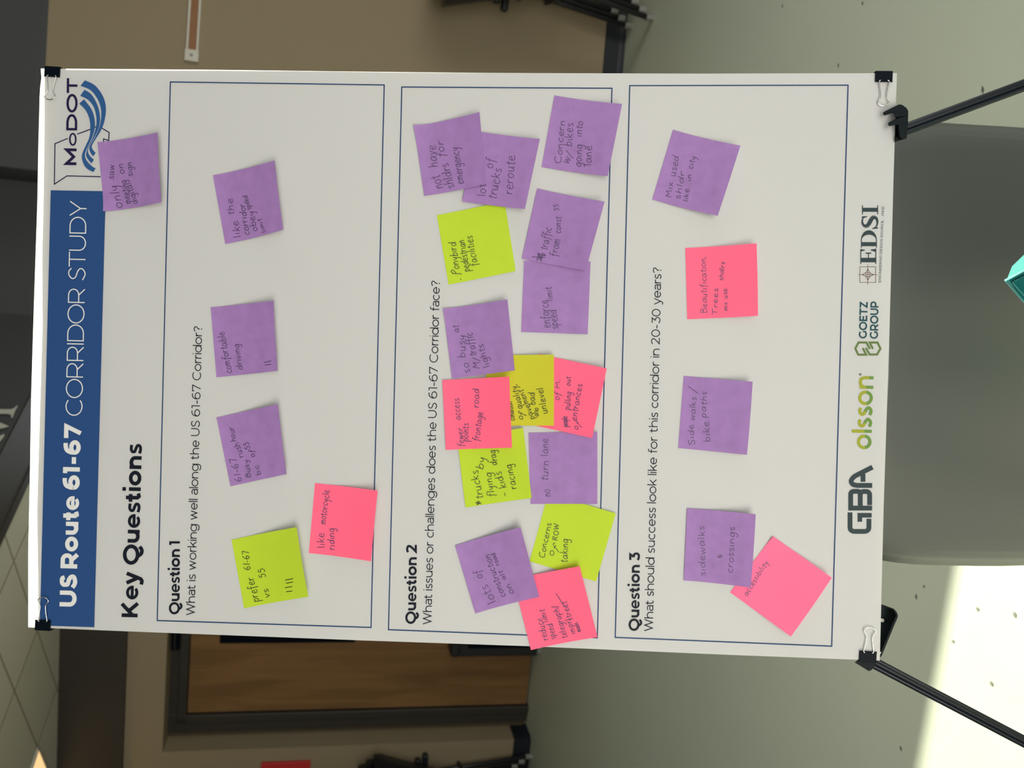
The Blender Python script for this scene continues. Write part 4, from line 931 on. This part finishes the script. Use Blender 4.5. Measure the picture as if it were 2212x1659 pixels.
so = seat.out('seat', M_grey, chair, smooth=True); solid(so, .005, 1)
for s0, s1 in ((.004, .062), (.938, .996)):
    o = MB().grid([[kpt(x, s0 + (s1 - s0) * (.5 + .5 * math.sin(math.pi * (j / 10 - .5))), .0012 + .003 * math.sin(math.pi * min(max((x - 2040) / 40, 0), 1) / 2) * (1 if 0 < j < 10 else 0)) for j in range(11)] for x in (2046, 2050, 2060, 2075, 2095, 2130, 2200, 2300, 2395)])
    pk = o.out('frame_sleeve', M_grey, chair, smooth=True); solid(pk, .002, -1)
c0, c1 = bot[2], bot[18]
for P, dx, dy in ((c0, -.02, .04), (c1, .02, .04), (c0, -.02, .36), (c1, .02, .36)):
    b = MB(); top = P + Vector((0, dy, -.05)); b.tube([top, Vector((P.x + dx, P.y + dy + (.04 if dy > .1 else -.02), 0.012))], .011, 12)
    lg = b.out('leg', M_chairm, chair, smooth=True)
    g = MB(); g.tube([Vector((P.x + dx, P.y + dy + (.04 if dy > .1 else -.02), 0.0)), Vector((P.x + dx, P.y + dy + (.04 if dy > .1 else -.02), 0.025))], .015, 12); g.out('glide', M_glide, lg)

# ------------------------------------------------------------------ teal box, only its peaked corner in frame
def tq(x, y, d): return hit((x, y), Vector((0, 0.605 + d, 0)), Vector((0, 1, 0)))
A = tq(2173, 603.5, 0.0); TNT = Vector((0.22, 0.30, 0.92)).normalized()
R1, R2, R3, Md, M2 = [hit(q, A, TNT) for q in ((2187, 577), (2212, 553), (2330, 480), (2212, 584), (2330, 526))]
Lf = tq(2212, 648, 0.012); L2 = tq(2330, 783, 0.030)
tb = thing('carton', 'teal box with a peaked top, its pointed corner in front of the grey chair', 'box', (M2.x, M2.y, 0))
low = lambda P: Vector((P.x, P.y, 0.0))
b = MB(); V = [A, R1, R2, R3, M2, Md, L2, Lf, low(R3) + Vector((0, .01, 0)), low(M2), low(L2), low(A) + Vector((0, .02, 0))]
b.add(V, [(0, 5, 4, 3, 2, 1), (0, 7, 6, 4, 5), (3, 4, 9, 8), (4, 6, 10, 9), (0, 1, 2, 3, 8, 11), (0, 11, 10, 6, 7), (8, 9, 10, 11)])
o = b.out('carton_body', M_teal, tb); bevel(o, .0015)
def rim(name, pts, r, m):
    b = MB(); b.tube(pts, r, 8); b.out(name, m, tb, smooth=True)
n1 = ((Md - A).cross(Lf - A)).normalized()
if n1.y > 0: n1 = -n1
rim('edge_piping', [A + n1 * .001, Md + n1 * .001, M2 + n1 * .001], .0011, M_teald)
rim('edge_piping', [A + n1 * .001, Lf + n1 * .001, L2 + n1 * .001], .0009, M_teald)
i0 = A + (Md - A) * .2 + (Lf - A) * .16
rim('panel_seam', [i0 + (M2 - A) * .9 * .8 + n1 * .0008, i0 + n1 * .0008, i0 + (L2 - A) * .6 + n1 * .0008], .0006, M_teald)

# ------------------------------------------------------------------ stacked black chairs by the wall
def make_chair():
    t = thing('stacking_chair', '', 'chair', (0, 0, 0), 'stacked black chairs')
    w = .185
    b = MB().grid([[Vector((x * w, -.15 - .11 * k + .05 * x * x - .02 * k * k, .47 + .50 * k - .05 * (x * x) ** 3 * k)) for x in [i / 8 - 1 for i in range(17)]] for k in [0, .06, .2, .4, .6, .8, .9, .96, 1.0]])
    solid(local('backrest', b, M_chair, t, True), .012)
    b = MB().grid([[Vector((x * w, y, .45 - .02 * (1 - x * x) + (-.02 if y > .22 else 0))) for x in [i / 6 - 1 for i in range(13)]] for y in (-.17, -.1, 0, .1, .2, .24, .26)])
    solid(local('seat', b, M_chair, t, True), .014)
    for sx in (-1, 1):
        for y0, y1 in ((.16, .175), (-.12, -.20)):
            b = MB(); b.tube([(sx * .165, y0, .64), (sx * .163, y0 + (y1 - y0) * .3, .45), (sx * .150, y1, .03)], .0125, 10); lg = local('leg', b, M_chairm, t, True)
            g = MB(); g.tube([(sx * .150, y1 + .001, -.0), (sx * .150, y1, .036)], .0155, 10); local('glide', g, M_glide, lg)
        b = MB(); b.box((sx * .168, -.02, .655), (.022, 0, 0), (0, .215, 0), (0, 0, .017)); bevel(local('armrest', b, M_chair, t), .012, 3)
    return t
ch = make_chair()
def stack(x, y, rot, n, labels, first=None):
    for k in range(n):
        c = first if (first and k == 0) else copy_tree(ch)
        c.location = (x - math.sin(rot) * .028 * k, y + math.cos(rot) * .028 * k, .043 * k); c.rotation_euler = (0, 0, rot); c['label'] = labels[k]
FA = onz((1408, 22), 0.0)
stack(FA.x + .185, FA.y + .06, -math.pi / 2 - math.radians(17), 3, ['black armchair at the bottom of the stack by the right-hand wall', 'black armchair in the middle of the stack by the right-hand wall', 'black armchair on top of the stack by the right-hand wall'], ch)
FC = onz((1172, 1632), 0.0)
stack(FC.x - .32, FC.y + .085, math.pi / 2, 3, ['black armchair at the bottom of the stack left of the wooden door', 'black armchair in the middle of the stack left of the wooden door', 'black armchair on top of the stack left of the wooden door'])

# ------------------------------------------------------------------ slim black bin before the door
BF = onz((1168, 1409), 0.0)
bz = hit((975, 1395), BF, WN).z
bn = thing('wastebin', 'slim black bin with rounded corners standing before the wooden door', 'bin', BF)
def bp(s, d, z): return BF + WD * s - WN * d + ZUP * z
def bbx(name, s0, s1, d0, d1, z0, z1, m, bv=0.0):
    b = MB(); b.box(bp((s0 + s1) / 2, (d0 + d1) / 2, (z0 + z1) / 2), WD * ((s1 - s0) / 2), WN * ((d1 - d0) / 2), ZUP * ((z1 - z0) / 2)); o = b.out(name, m, bn)
    if bv: bevel(o, bv, 4)
    return o
bbx('bin_body', -.025, .36, 0, .13, .02, bz - .05, M_bin, .01)
bbx('bin_rim', -.03, .365, -.006, .136, bz - .06, bz, M_bin, .022)
bbx('front_panel', .03, .30, -.005, .01, .06, bz - .10, M_clip, .004)
for s0 in (-.01, .31): bbx('bin_foot', s0, s0 + .04, .005, .12, 0, .022, M_glide)

for o in [x for x in bpy.data.objects if x.type == 'EMPTY']:
    o.empty_display_size = .03
